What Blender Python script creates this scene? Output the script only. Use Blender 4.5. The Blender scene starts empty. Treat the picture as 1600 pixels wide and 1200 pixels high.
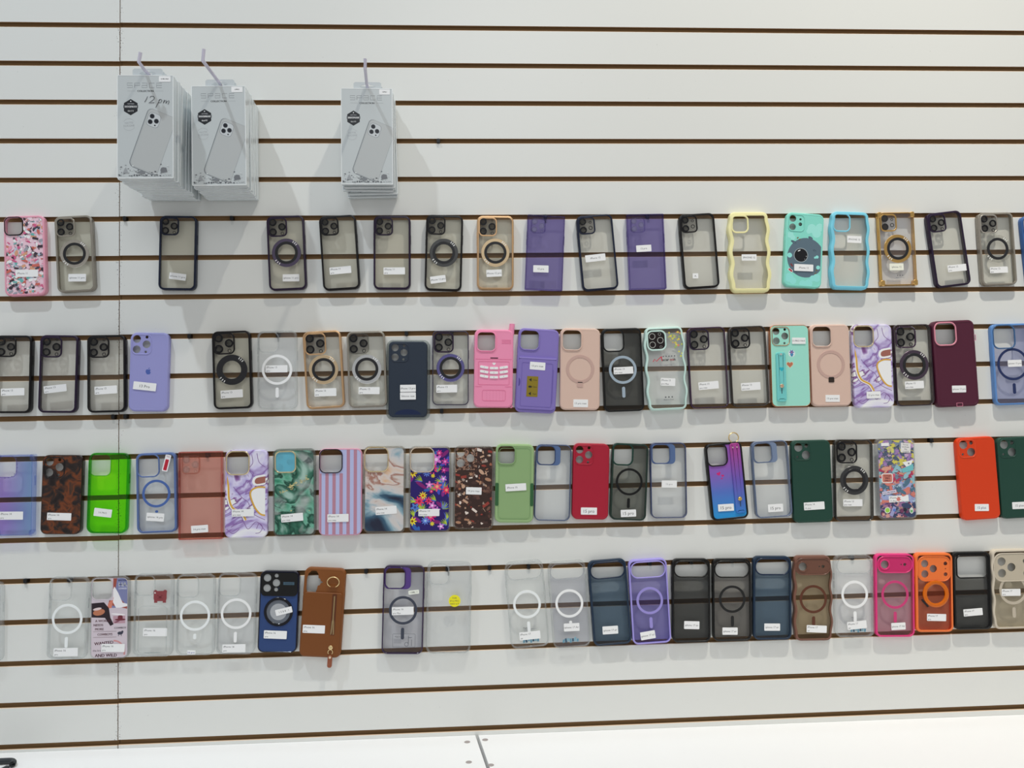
import bpy, math, random
from mathutils import Vector, Matrix
from mathutils.geometry import tessellate_polygon

S = bpy.context.scene
COL = S.collection
R = math.radians

# ------------------------------------------------------------------ camera
Z0 = 2.28                     # height of the top edge of the first groove above the floor
F_PX, YAW, PITCH, ROLL = 1200.0, 0.0531, 0.0413, -0.0180
CAM = Vector((0.6713, -1.502, Z0 - 0.7784))
_f = Vector((math.sin(YAW)*math.cos(PITCH), math.cos(YAW)*math.cos(PITCH), math.sin(PITCH)))
_r = Vector((math.cos(YAW), -math.sin(YAW), 0))
_u = _r.cross(_f)
CR = _r*math.cos(ROLL) + _u*math.sin(ROLL)
CU = -_r*math.sin(ROLL) + _u*math.cos(ROLL)
cd = bpy.data.cameras.new('camera')
cd.sensor_fit = 'HORIZONTAL'; cd.sensor_width = 36.0; cd.lens = 36.0*F_PX/1600.0
cd.clip_start = 0.05; cd.clip_end = 50
cam = bpy.data.objects.new('camera', cd)
m = Matrix((CR, CU, -_f)).transposed().to_4x4(); m.translation = CAM
cam.matrix_world = m
COL.objects.link(cam); S.camera = cam

def W(px, py, d=0.0):
    """point at distance d in front of the wall that the measured photo position lies on"""
    v = CR*((px-800)/F_PX) + CU*((600-py)/F_PX) + _f
    t = (-d - CAM.y)/v.y
    p = CAM + v*t
    return p.x, p.z

# ------------------------------------------------------------------ world, lamps, added fill light, exposure
S.view_settings.view_transform = 'Standard'
S.view_settings.look = 'None'
S.view_settings.exposure = 0.0
S.view_settings.gamma = 1.0
S.view_settings.use_curve_mapping = False
wd = bpy.data.worlds.new('shop_world'); S.world = wd; wd.use_nodes = True
bgn = wd.node_tree.nodes['Background']
bgn.inputs[0].default_value = (0.98, 0.99, 1.0, 1); bgn.inputs[1].default_value = 0.37

def lamp(x, y, z, size, power, col, aim=None, spread=180):
    l = bpy.data.lights.new('ceiling_and_fill_light', 'AREA'); l.shape = 'DISK'; l.size = size; l.spread = R(spread)
    l.energy = power; l.color = col
    o = bpy.data.objects.new('ceiling_and_fill_light', l); o.location = (x, y, z)
    if aim: o.rotation_euler = (Vector(aim) - Vector((x, y, z))).to_track_quat('-Z', 'Y').to_euler()
    COL.objects.link(o)
CZ = Z0 + 2.6
lamp(-0.80, -1.10, CZ, 0.08, 9.5, (0.84, 0.93, 1.0), (-0.2, 0, 1.55), 76)
lamp(1.66, -1.10, CZ, 0.08, 15.5, (1.0, 0.955, 0.85), (1.75, 0, 1.75), 76)
lamp(0.75, -2.8, Z0+1.2, 1.2, 13.0, (0.93, 0.98, 1.0), (0.6, 0, 0.8))  # soft fill light, added to brighten the middle of the wall

# ------------------------------------------------------------------ materials
def lin(c):
    c = c/255.0
    return c/12.92 if c <= 0.04045 else ((c+0.055)/1.055)**2.4
WHITE_GAIN = 1.28
def C(r, g, b, k=WHITE_GAIN):
    return tuple(max(0.003, min(0.95, lin(x)*k - 0.011)) for x in (r, g, b))
_mc = {}
def mat(key, col, rough=0.45, metal=0.0, spec=0.4):
    key = (key, tuple(round(x, 4) for x in col), rough, metal, spec)
    if key in _mc: return _mc[key]
    mm = bpy.data.materials.new(key[0]); mm.use_nodes = True
    b = mm.node_tree.nodes['Principled BSDF']
    b.inputs['Base Color'].default_value = (*col, 1)
    b.inputs['Roughness'].default_value = rough
    b.inputs['Metallic'].default_value = metal
    b.inputs['Specular IOR Level'].default_value = spec
    _mc[key] = mm
    return mm
def P(r, g, b, rough=0.42): return mat('matte_plastic', C(r, g, b), rough)
def G(r, g, b): return mat('gloss_plastic', C(r, g, b), 0.16, 0, 0.5)
def ME(r, g, b, rough=0.25): return mat('plated_metal', C(r, g, b), rough, 0.85)
def T(r, g, b, haze=0.0, hz=(200, 205, 208), gl=0.07, bump=0.0):
    """see-through plastic; r, g, b is what one wall thickness lets through, 255 = all"""
    key = ('T', r, g, b, haze, hz, gl, bump)
    if key in _mc: return _mc[key]
    r, g, b = (max(4.0, 255-(255-x)*0.55) for x in (r, g, b)); haze *= 0.5
    mm = bpy.data.materials.new('clear_plastic'); mm.use_nodes = True
    nt = mm.node_tree; nt.nodes.clear(); N = nt.nodes.new; L = nt.links.new
    tr = N('ShaderNodeBsdfTransparent'); tr.inputs[0].default_value = tuple(math.sqrt(lin(x)) for x in (r, g, b)) + (1,)
    df = N('ShaderNodeBsdfDiffuse'); df.inputs[0].default_value = (*C(*hz), 1)
    tl = N('ShaderNodeBsdfTranslucent'); tl.inputs[0].default_value = (*C(*hz), 1)
    m0 = N('ShaderNodeMixShader'); m0.inputs[0].default_value = 0.4
    L(df.outputs[0], m0.inputs[1]); L(tl.outputs[0], m0.inputs[2])
    m1 = N('ShaderNodeMixShader'); m1.inputs[0].default_value = 1-math.sqrt(1-haze)
    L(tr.outputs[0], m1.inputs[1]); L(m0.outputs[0], m1.inputs[2])
    gn = N('ShaderNodeBsdfGlossy'); gn.inputs['Roughness'].default_value = gl
    fr = N('ShaderNodeFresnel'); fr.inputs[0].default_value = 1.38
    ge = N('ShaderNodeNewGeometry'); iv = N('ShaderNodeMath'); iv.operation = 'SUBTRACT'; iv.inputs[0].default_value = 1.0; L(ge.outputs['Backfacing'], iv.inputs[1])
    mu = N('ShaderNodeMath'); mu.operation = 'MULTIPLY'; L(fr.outputs[0], mu.inputs[0]); L(iv.outputs[0], mu.inputs[1])
    m2 = N('ShaderNodeMixShader')
    L(mu.outputs[0], m2.inputs[0]); L(m1.outputs[0], m2.inputs[1]); L(gn.outputs[0], m2.inputs[2])
    if bump:
        no = N('ShaderNodeTexNoise'); no.inputs['Scale'].default_value = 60
        tc = N('ShaderNodeTexCoord'); L(tc.outputs['Object'], no.inputs['Vector'])
        bp = N('ShaderNodeBump'); bp.inputs['Strength'].default_value = bump; bp.inputs['Distance'].default_value = 0.004
        L(no.outputs[0], bp.inputs['Height']); L(bp.outputs[0], gn.inputs['Normal']); L(bp.outputs[0], fr.inputs['Normal'])
    out = N('ShaderNodeOutputMaterial'); L(m2.outputs[0], out.inputs[0])
    _mc[key] = mm
    return mm
def pattern(name, stops, scale, dist, detail=4, off=(0, 0, 0), sx=1.0, rough=0.25, second=None):
    mm = bpy.data.materials.new(name); mm.use_nodes = True
    nt = mm.node_tree; N = nt.nodes.new; L = nt.links.new
    b = nt.nodes['Principled BSDF']; b.inputs['Roughness'].default_value = rough
    tc = N('ShaderNodeTexCoord'); mp = N('ShaderNodeMapping')
    mp.inputs['Location'].default_value = off; mp.inputs['Scale'].default_value = (sx, 1, 1); mp.inputs['Rotation'].default_value = (0, R(35), 0)
    L(tc.outputs['Object'], mp.inputs[0])
    def ramp(st, sc, di, de, w):
        n = N('ShaderNodeTexNoise'); n.inputs['Scale'].default_value = sc; n.inputs['Distortion'].default_value = di
        n.inputs['Detail'].default_value = de
        m3 = N('ShaderNodeMapping'); m3.inputs['Location'].default_value = (w, w, w); L(mp.outputs[0], m3.inputs[0])
        L(m3.outputs[0], n.inputs['Vector'])
        cr = N('ShaderNodeValToRGB'); L(n.outputs['Fac'], cr.inputs[0])
        e = cr.color_ramp.elements
        while len(e) > 1: e.remove(e[0])
        e[0].position = st[0][0]; e[0].color = (*C(*st[0][1]), 1)
        for p, c in st[1:]:
            x = e.new(p); x.color = (*C(*c), 1)
        return cr
    a = ramp(stops, scale, dist, detail, 0)
    if second:
        st2, sc2, di2, lo, hi = second
        c2 = ramp(st2, sc2, di2, 3, 7.3)
        n = N('ShaderNodeTexNoise'); n.inputs['Scale'].default_value = sc2*0.8; n.inputs['Distortion'].default_value = di2
        L(mp.outputs[0], n.inputs['Vector'])
        mr = N('ShaderNodeMapRange'); mr.inputs[1].default_value = lo; mr.inputs[2].default_value = hi; L(n.outputs[0], mr.inputs[0])
        mx = N('ShaderNodeMixRGB'); L(mr.outputs[0], mx.inputs[0]); L(a.outputs[0], mx.inputs[1]); L(c2.outputs[0], mx.inputs[2])
        L(mx.outputs[0], b.inputs['Base Color'])
    else:
        L(a.outputs[0], b.inputs['Base Color'])
    return mm
# flat prints: many small coloured shapes in one mesh share this ink material
INK = bpy.data.materials.new('printing_ink'); INK.use_nodes = True
_n = INK.node_tree.nodes.new('ShaderNodeAttribute'); _n.attribute_name = 'ink'
INK.node_tree.links.new(_n.outputs['Color'], INK.node_tree.nodes['Principled BSDF'].inputs['Base Color'])
INK.node_tree.nodes['Principled BSDF'].inputs['Roughness'].default_value = 0.38

# ------------------------------------------------------------------ mesh helpers (millimetres: u right, v up, d out of the wall)
class MB:
    def __init__(s): s.v = []; s.f = []; s.c = []; s.mi = []
    def P(s, u, v, d): s.v.append((u*0.001, -d*0.001, v*0.001)); return len(s.v)-1
    def face(s, idx, col=None, mi=0): s.f.append(tuple(idx)); s.c.append(col); s.mi.append(mi)
    def loft(s, rings, closed=True, mi=0):
        ids = [[s.P(p[0], p[1], d) for p in pts] for pts, d in rings]
        n = len(ids[0]); k = len(ids)
        for a in range(k if closed else k-1):
            A = ids[a]; B = ids[(a+1) % k]
            for i in range(n):
                j = (i+1) % n
                s.face((A[i], A[j], B[j], B[i]), mi=mi)
        return ids
    def fill(s, loops, d, flip=False, col=None, mi=0):
        tris = tessellate_polygon([[Vector((p[0], p[1], 0)) for p in l] for l in loops])
        flat = [p for l in loops for p in l]
        ids = [s.P(p[0], p[1], d) for p in flat]
        for t in tris:
            a, b, c = (flat[i] for i in t)
            cr = (b[0]-a[0])*(c[1]-a[1]) - (b[1]-a[1])*(c[0]-a[0])
            t = list(t)
            if (cr < 0) != flip: t.reverse()
            s.face([ids[i] for i in t], col, mi)
    def plate(s, outer, holes, d0, d1, mi=0):
        s.fill([outer]+holes, d1, False, mi=mi); s.fill([outer]+holes, d0, True, mi=mi)
        for n, l in enumerate([outer]+holes):
            a = [s.P(p[0], p[1], d0) for p in l]; b = [s.P(p[0], p[1], d1) for p in l]
            for i in range(len(l)):
                j = (i+1) % len(l)
                q = (a[i], a[j], b[j], b[i])
                s.face(q if n == 0 else q[::-1], mi=mi)
    def box(s, u0, u1, v0, v1, d0, d1, mi=0):
        s.plate([(u0, v0), (u1, v0), (u1, v1), (u0, v1)], [], d0, d1, mi)
    def tube(s, pts, r, n=8, mi=0):
        """pts are (u, v, d)"""
        rings = []
        P3 = [Vector(p) for p in pts]
        for i, p in enumerate(P3):
            t = (P3[min(i+1, len(P3)-1)] - P3[max(i-1, 0)]).normalized()
            a = t.cross(Vector((0, 0, 1)))
            if a.length < 1e-3: a = t.cross(Vector((0, 1, 0)))
            a.normalize(); b = t.cross(a).normalized()
            rings.append([s.P(*(p + a*(r*math.cos(2*math.pi*k/n)) + b*(r*math.sin(2*math.pi*k/n)))) for k in range(n)])
        for A, B in zip(rings, rings[1:]):
            for k in range(n): s.face((A[k], A[(k+1) % n], B[(k+1) % n], B[k]), mi=mi)
        s.face(rings[0][::-1], mi=mi); s.face(rings[-1], mi=mi)
    def build(s, name, material, parent=None, smooth=True):
        me = bpy.data.meshes.new(name)
        me.from_pydata(s.v, [], s.f)
        mats = material if isinstance(material, (list, tuple)) else [material]
        for x in mats: me.materials.append(x)
        me.polygons.foreach_set('material_index', s.mi)
        if any(c is not None for c in s.c):
            at = me.color_attributes.new('ink', 'FLOAT_COLOR', 'CORNER')
            k = 0
            for p in me.polygons:
                c = s.c[p.index] or (0.5, 0.5, 0.5)
                for _ in range(p.loop_total): at.data[k].color = (*c, 1); k += 1
        if smooth:
            me.polygons.foreach_set('use_smooth', [True]*len(me.polygons))
            me.set_sharp_from_angle(angle=R(38))
        me.update()
        o = bpy.data.objects.new(name, me); COL.objects.link(o)
        if parent: o.parent = parent
        return o

def rr(cu, cv, w, h, r, n=7):
    """rounded rectangle, points and outward normals"""
    r = min(r, w/2-0.01, h/2-0.01); pts = []; nr = []
    for q, (sx, sy) in enumerate(((1, 1), (-1, 1), (-1, -1), (1, -1))):
        for k in range(n+1):
            a = math.pi/2*(q + k/n)
            nx, ny = math.cos(a), math.sin(a)
            pts.append((cu + sx*(w/2-r) + r*nx, cv + sy*(h/2-r) + r*ny)); nr.append((nx, ny))
    return pts, nr
def wavy(cu, cv, w, h, r, amp, waves=3.6, ph=0.0):
    p0, n0 = rr(cu, cv, w-2*amp, h, r, 8)
    pts = []; nr = []
    def put(p, n):
        k = max(0.0, abs(n[0]))
        q = amp*math.cos(2*math.pi*waves*(p[1]-cv)/h + ph)*k
        pts.append((p[0]+n[0]*q, p[1]+n[1]*q)); nr.append(n)
    N = len(p0)
    for i in range(N):
        a, b = p0[i], p0[(i+1) % N]
        put(a, n0[i])
        L = math.dist(a, b)
        if L > h*0.4:
            for k in range(1, 44):
                t = k/44; put((a[0]+(b[0]-a[0])*t, a[1]+(b[1]-a[1])*t), n0[i])
    return pts, nr
def inset(pn, d): return [(p[0]-n[0]*d, p[1]-n[1]*d) for p, n in zip(*pn)]
def circ(cu, cv, r, n=28): return [(cu+r*math.cos(2*math.pi*k/n), cv+r*math.sin(2*math.pi*k/n)) for k in range(n)]
def annulus(b, cu, cv, ro, ri, d0, d1, n=40, bev=0.3, mi=0):
    b.loft([(circ(cu, cv, ro, n), d0), (circ(cu, cv, ro, n), d1-bev), (circ(cu, cv, ro-bev, n), d1),
            (circ(cu, cv, ri+bev, n), d1), (circ(cu, cv, ri, n), d1-bev), (circ(cu, cv, ri, n), d0)], True, mi)
def frame_loft(b, pn, ft, d0, d1, rnd=1.6, wall=1.4, mi=0):
    b.loft([(inset(pn, 0.35), d0), (inset(pn, 0), d0+0.5), (inset(pn, 0), d1-rnd), (inset(pn, 0.28*rnd), d1-0.32*rnd), (inset(pn, rnd), d1),
            (inset(pn, ft-0.3), d1), (inset(pn, ft), d1-0.3), (inset(pn, ft), d1-1.5), (inset(pn, wall), d1-1.5), (inset(pn, wall), d0)], True, mi)
def lip(b, pn, wdt, d0, d1, mi=0):
    """raised rim around an opening: pn is the opening outline, wdt how far it spreads outwards"""
    k = min(0.5, wdt*0.3)
    b.loft([(inset(pn, 0), d0), (inset(pn, -wdt), d0), (inset(pn, -wdt), d1-k), (inset(pn, -wdt+k), d1), (inset(pn, -k), d1), (inset(pn, 0), d1-k)], True, mi)

# ------------------------------------------------------------------ text
_tc = {}
def text_tris(s):
    if s in _tc: return _tc[s]
    cu = bpy.data.curves.new('t', 'FONT'); cu.body = s; cu.size = 1.0; cu.resolution_u = 2
    o = bpy.data.objects.new('t', cu)
    me = o.to_mesh(); me.calc_loop_triangles()
    vs = [(v.co.x, v.co.y) for v in me.vertices]
    tr = [tuple(t.vertices) for t in me.loop_triangles]
    o.to_mesh_clear(); bpy.data.objects.remove(o); bpy.data.curves.remove(cu)
    x0 = min([v[0] for v in vs] or [0]); x1 = max([v[0] for v in vs] or [1])
    _tc[s] = (vs, tr, x0, x1)
    return _tc[s]

def clip_poly(pts, reg):
    """keep the part of pts inside a convex region (rectangle tuple or anticlockwise outline)"""
    if not isinstance(reg[0], (tuple, list)):
        u0, v0, u1, v1 = reg; reg = [(u0, v0), (u1, v0), (u1, v1), (u0, v1)]
    for j in range(len(reg)):
        p, q = reg[j-1], reg[j]; ex, ey = q[0]-p[0], q[1]-p[1]
        if abs(ex)+abs(ey) < 1e-6: continue
        out = []
        for i in range(len(pts)):
            a, b = pts[i-1], pts[i]
            da = ex*(a[1]-p[1]) - ey*(a[0]-p[0]); db = ex*(b[1]-p[1]) - ey*(b[0]-p[0])
            if (da >= 0) != (db >= 0):
                t = da/(da-db); out.append((a[0]+(b[0]-a[0])*t, a[1]+(b[1]-a[1])*t))
            if db >= 0: out.append(b)
        pts = out
        if len(pts) < 3: return []
    return pts

class Art:
    """flat print made of coloured shapes, kept inside the given rectangles"""
    def __init__(s, boxes, d, step=0.004): s.b = MB(); s.boxes = boxes; s.d = d; s.step = step; s.k = 0
    def poly(s, pts, col, up=True):
        if up: s.k += 1
        for bx in s.boxes:
            q = clip_poly(pts, bx)
            if len(q) > 2:
                try: s.b.fill([q], s.d+s.k*s.step, False, col)
                except Exception: pass
    def rect(s, cu, cv, w, h, col, a=0):
        ca, sa = math.cos(R(a)), math.sin(R(a))
        s.poly([(cu+x*ca-y*sa, cv+x*sa+y*ca) for x, y in ((-w/2, -h/2), (w/2, -h/2), (w/2, h/2), (-w/2, h/2))], col)
    def circle(s, cu, cv, r, col, n=14): s.poly(circ(cu, cv, r, n), col)
    def ell(s, cu, cv, a, b, col, rot=0, n=14):
        ca, sa = math.cos(R(rot)), math.sin(R(rot))
        s.poly([(cu+a*x*ca-b*y*sa, cv+a*x*sa+b*y*ca) for x, y in circ(0, 0, 1, n)], col)
    def star(s, cu, cv, ro, ri, n, col, a=0):
        s.poly([(cu+(ro if k % 2 == 0 else ri)*math.cos(math.pi*k/n+a), cv+(ro if k % 2 == 0 else ri)*math.sin(math.pi*k/n+a)) for k in range(2*n)], col)
    def heart(s, cu, cv, r, col, a=0):
        ca, sa = math.cos(R(a)), math.sin(R(a)); pts = []
        for k in range(20):
            t = 2*math.pi*k/20
            x = 16*math.sin(t)**3/16*r; y = (13*math.cos(t)-5*math.cos(2*t)-2*math.cos(3*t)-math.cos(4*t))/16*r
            pts.append((cu+x*ca-y*sa, cv+x*sa+y*ca))
        s.poly(pts[::-1], col)
    def flower(s, cu, cv, r, n, c1, c2, a=0):
        pts = []
        for k in range(n*6):
            t = 2*math.pi*k/(n*6); q = r*(0.72+0.28*math.cos(n*t)); pts.append((cu+q*math.cos(t+a), cv+q*math.sin(t+a)))
        s.poly(pts, c1); s.circle(cu, cv, r*0.28, c2, 10)
    def stroke(s, pts, w, col, taper=False):
        L = []; Q = []
        for i, p in enumerate(pts):
            a = pts[max(0, i-1)]; b = pts[min(len(pts)-1, i+1)]
            dx, dy = b[0]-a[0], b[1]-a[1]; l = math.hypot(dx, dy) or 1
            ww = w*(1-i/(len(pts)-0.5)) if taper else w
            L.append((p[0]-dy/l*ww/2, p[1]+dx/l*ww/2)); Q.append((p[0]+dy/l*ww/2, p[1]-dx/l*ww/2))
        s.k += 1
        for i in range(len(pts)-1): s.poly([L[i], Q[i], Q[i+1], L[i+1]], col, False)
    def text(s, t, cu, cv, size, col, a=0, fit=None, left=False, bold=0):
        vs, tr, x0, x1 = text_tris(t)
        k = size
        if fit and (x1-x0)*k > fit: k = fit/(x1-x0)
        ca, sa = math.cos(R(a)), math.sin(R(a)); s.k += 1
        ox = 0 if left else (x1-x0)/2
        for t3 in tr:
            for sh in ((0, 0), (bold, 0)) if bold else ((0, 0),):
                q = []
                for i in t3:
                    x = (vs[i][0]-x0-ox)*k+sh[0]; y = (vs[i][1]-0.36)*(size if fit else k)+sh[1]
                    q.append((cu+x*ca-y*sa, cv+x*sa+y*ca))
                s.poly(q, col, False)
    def build(s, name, parent): return s.b.build(name, INK, parent, smooth=False)

def tag(o, label=None, cat=None, group=None, kind=None):
    for k, v in (('label', label), ('category', cat), ('group', group), ('kind', kind)):
        if v: o[k] = v
    return o
def empty(name, loc, ry=0.0, label=None, cat=None, group=None):
    o = bpy.data.objects.new(name, None); o.empty_display_size = 0.01
    o.location = loc; o.rotation_euler = (0, ry, 0); COL.objects.link(o)
    return tag(o, label, cat, group)

BLACK = (0.012, 0.012, 0.014); INKG = (0.06, 0.06, 0.065); WH = (0.8, 0.8, 0.78)
PAPER = mat('sticker_paper', C(226, 228, 226), 0.55)
PAPER_CREAM = mat('sticker_paper', C(232, 228, 210), 0.55)

# ================================================================== THE SETTING
def slat_wall():
    white = bpy.data.materials.new('white_melamine'); white.use_nodes = True
    nt = white.node_tree; N = nt.nodes.new; L = nt.links.new
    b = nt.nodes['Principled BSDF']; b.inputs['Roughness'].default_value = 0.34; b.inputs['Specular IOR Level'].default_value = 0.45
    tc = N('ShaderNodeTexCoord')
    # dark specks of chipping beside the panel joint and a few stray marks elsewhere
    sp = N('ShaderNodeSeparateXYZ'); L(tc.outputs['Object'], sp.inputs[0])
    ab = N('ShaderNodeMath'); ab.operation = 'ABSOLUTE'; L(sp.outputs[0], ab.inputs[0])
    near = N('ShaderNodeMapRange'); near.inputs[1].default_value = 0.0; near.inputs[2].default_value = 0.014; near.inputs[3].default_value = 0.34; near.inputs[4].default_value = 0.0
    L(ab.outputs[0], near.inputs[0])
    no = N('ShaderNodeTexNoise'); no.inputs['Scale'].default_value = 430; no.inputs['Detail'].default_value = 1
    L(tc.outputs['Object'], no.inputs['Vector'])
    lo = N('ShaderNodeTexNoise'); lo.inputs['Scale'].default_value = 9; L(tc.outputs['Object'], lo.inputs['Vector'])
    mu = N('ShaderNodeMath'); mu.operation = 'MULTIPLY'; L(near.outputs[0], mu.inputs[0]); L(lo.outputs[0], mu.inputs[1])
    ad = N('ShaderNodeMath'); ad.operation = 'ADD'; L(no.outputs[0], ad.inputs[0]); L(mu.outputs[0], ad.inputs[1])
    th = N('ShaderNodeMapRange'); th.inputs[1].default_value = 0.80; th.inputs[2].default_value = 0.82; L(ad.outputs[0], th.inputs[0])
    mx = N('ShaderNodeMixRGB'); mx.inputs[1].default_value = (0.80, 0.805, 0.775, 1); mx.inputs[2].default_value = (0.16, 0.14, 0.12, 1)
    L(th.outputs[0], mx.inputs[0]); L(mx.outputs[0], b.inputs['Base Color'])
    brown = bpy.data.materials.new('brown_fibreboard'); brown.use_nodes = True
    nt = brown.node_tree; N = nt.nodes.new; L = nt.links.new
    b = nt.nodes['Principled BSDF']; b.inputs['Roughness'].default_value = 0.8
    tc = N('ShaderNodeTexCoord'); mp = N('ShaderNodeMapping'); mp.inputs['Scale'].default_value = (4, 60, 60); L(tc.outputs['Object'], mp.inputs[0])
    no = N('ShaderNodeTexNoise'); no.inputs['Scale'].default_value = 3; L(mp.outputs[0], no.inputs['Vector'])
    mx = N('ShaderNodeMixRGB'); mx.inputs[1].default_value = (0.29, 0.165, 0.068, 1); mx.inputs[2].default_value = (0.38, 0.225, 0.098, 1)
    L(no.outputs[0], mx.inputs[0]); L(mx.outputs[0], b.inputs['Base Color'])
    edge = mat('lit_board_edge', (0.80, 0.62, 0.46), 0.6)  # groove chamfer: board colour made paler for the light its lip catches
    G_H, LIP, DEEP, CAV = 9.3, 4.0, 8.5, 6.0
    def panel(x0, x1, dz, n0, n1):
        b = MB()
        prof = []                     # (v, d, material of the strip that follows)
        top = 0.28*1000
        vz = lambda k: -k*76.2 + dz
        prof.append((top, -20, 1)); prof.append((top, 0, 0))
        for k in range(n0, n1+1):
            v = vz(k)
            prof += [(v, 0, 1), (v, -LIP, 1), (v+CAV, -LIP, 1), (v+CAV, -DEEP, 1), (v-G_H-CAV, -DEEP, 1), (v-G_H-CAV, -LIP, 1), (v-G_H, -LIP, 1), (v-G_H, -0.9, 2), (v-G_H-0.9, 0, 0)]
        prof.append((-19.6*76.2, 0, 1)); prof.append((-19.6*76.2, -20, 1))
        A = [b.P(x0*1000, p[0], p[1]) for p in prof]; B = [b.P(x1*1000, p[0], p[1]) for p in prof]
        n = len(prof)
        for i in range(n):
            j = (i+1) % n
            b.face((A[i], A[j], B[j], B[i]), mi=prof[i][2])
        # the cut ends of the board, one quad per solid strip
        for I, fl in ((A, False), (B, True)):
            for (v1, v0) in [(top, vz(n0))] + [(vz(k)-G_H, vz(k+1)) for k in range(n0, n1)] + [(vz(n1)-G_H, -19.6*76.2)]:
                x = (x0 if I is A else x1)*1000
                q = [b.P(x, v0, -LIP), b.P(x, v1, -LIP), b.P(x, v1, 0), b.P(x, v0, 0)]
                b.face(q if not fl else q[::-1], mi=1)
        o = b.build('wall_back', [white, brown, edge], None, smooth=False)
        o.location = (0, 0, Z0)
        return tag(o, kind='structure')
    o = panel(-1.10, -0.0007, -0.6, -3, 18)
    tag(o, 'white slatted wall panel left of the vertical joint')
    o = panel(0.0007, 2.50, 0.0, -3, 18)
    tag(o, 'wide white slatted wall panel right of the vertical joint')
WALL = (226, 227, 222)
slat_wall()

# ------------------------------------------------------------------ counter boards below the wall
def counter():
    _, zr = W(1200, 1131.5); _, zl = W(0, 1176.5)
    x1, _ = W(1200, 1131.5); x0, _ = W(0, 1176.5)
    sl = (zr-zl)/(x1-x0)
    white = mat('white_laminate', C(240, 241, 246, 1.2), 0.3)
    dark = mat('screw_cover', C(150, 142, 140), 0.5)
    gx = W(745, 1150)[0]
    def board(xa, xb, lab, screws, skew):
        o = empty('counter_board', (0, 0, 0), 0, lab, 'counter', 'counter boards below the slatted wall')
        b = MB()
        za, zb = (zl+sl*(xa-x0))*1000, (zl+sl*(xb-x0))*1000
        xa *= 1000; xb *= 1000
        sa, sb = skew
        top = [(xa, za, 0.4), (xb, zb, 0.4), (xb+sb, zb, 520), (xa+sa, za, 520)]
        I = [b.P(u, v, d) for u, v, d in top]; J = [b.P(u, v-25, d) for u, v, d in top]
        b.face((I[3], I[2], I[1], I[0])); b.face((J[0], J[1], J[2], J[3]))
        for i in range(4): j = (i+1) % 4; b.face((I[i], I[j], J[j], J[i]))
        b.build('board_top', white, o, smooth=False)
        for px, py in screws:
            # measured spot carried down onto the board top
            v = CR*((px-800)/F_PX) + CU*((600-py)/F_PX) + _f
            t = ((zl+sl*0.9) - CAM.z)/v.z
            p = CAM + v*t; zz = (zl+sl*(p.x-x0))
            s = MB(); n = 16
            ring = [s.P(p.x*1000+5.5*math.cos(2*math.pi*k/n), zz*1000+0.35, -p.y*1000+5.5*math.sin(2*math.pi*k/n)) for k in range(n)]
            low = [s.P(p.x*1000+5.8*math.cos(2*math.pi*k/n), zz*1000-0.2, -p.y*1000+5.8*math.sin(2*math.pi*k/n)) for k in range(n)]
            s.face(ring[::-1])
            for k in range(n): s.face((ring[k], ring[(k+1) % n], low[(k+1) % n], low[k]))
            s.build('screw_cover', dark, o)
    board(-1.10, gx-0.003, 'white counter board left of the gap under the slatted wall', [(730, 1159.5), (732.5, 1191)], (0, 70))
    board(gx+0.003, 2.50, 'white counter board right of the gap under the slatted wall', [(758, 1156), (767, 1195.5)], (70, 0))
    b = MB(); z = (zl+sl*(gx-x0))*1000
    b.box(gx*1000-60, gx*1000+130, z-60, z-40, 0, 520)
    tag(b.build('counter_rail', P(110, 108, 106), None), 'grey rail seen down the gap between the two counter boards', 'rail')
counter()

# ------------------------------------------------------------------ dark loop handle at the bottom left
def loop_handle():
    v = CR*((2-800)/F_PX) + CU*((600-1192)/F_PX) + _f
    zt = W(0, 1176.5)[1]
    t = (zt+0.012 - CAM.z)/v.z; p = CAM + v*t
    o = empty('scissors', (p.x, p.y, zt), 0, 'dark grey scissors whose rounded finger loop shows at the lower left corner', 'scissors')
    b = MB(); pts = []
    pn, _ = rr(0, 0, 44, 46, 15, 6)
    ring = [(u-8, 5.5, v_) for u, v_ in pn]; ring += ring[:2]
    b.tube(ring, 5.2, 10)
    b.build('finger_loop', P(52, 55, 58, 0.5), o)
    b = MB(); b.tube([(-28, 5.5, -5), (-60, 5.5, -12), (-80, 4.5, -16)], 4.5, 8); b.build('handle_shank', P(52, 55, 58, 0.5), o)
    b = MB(); b.box(-170, -78, 2.5, 4.5, -26, -10); b.build('blade', ME(170, 172, 175), o)
loop_handle()

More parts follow.
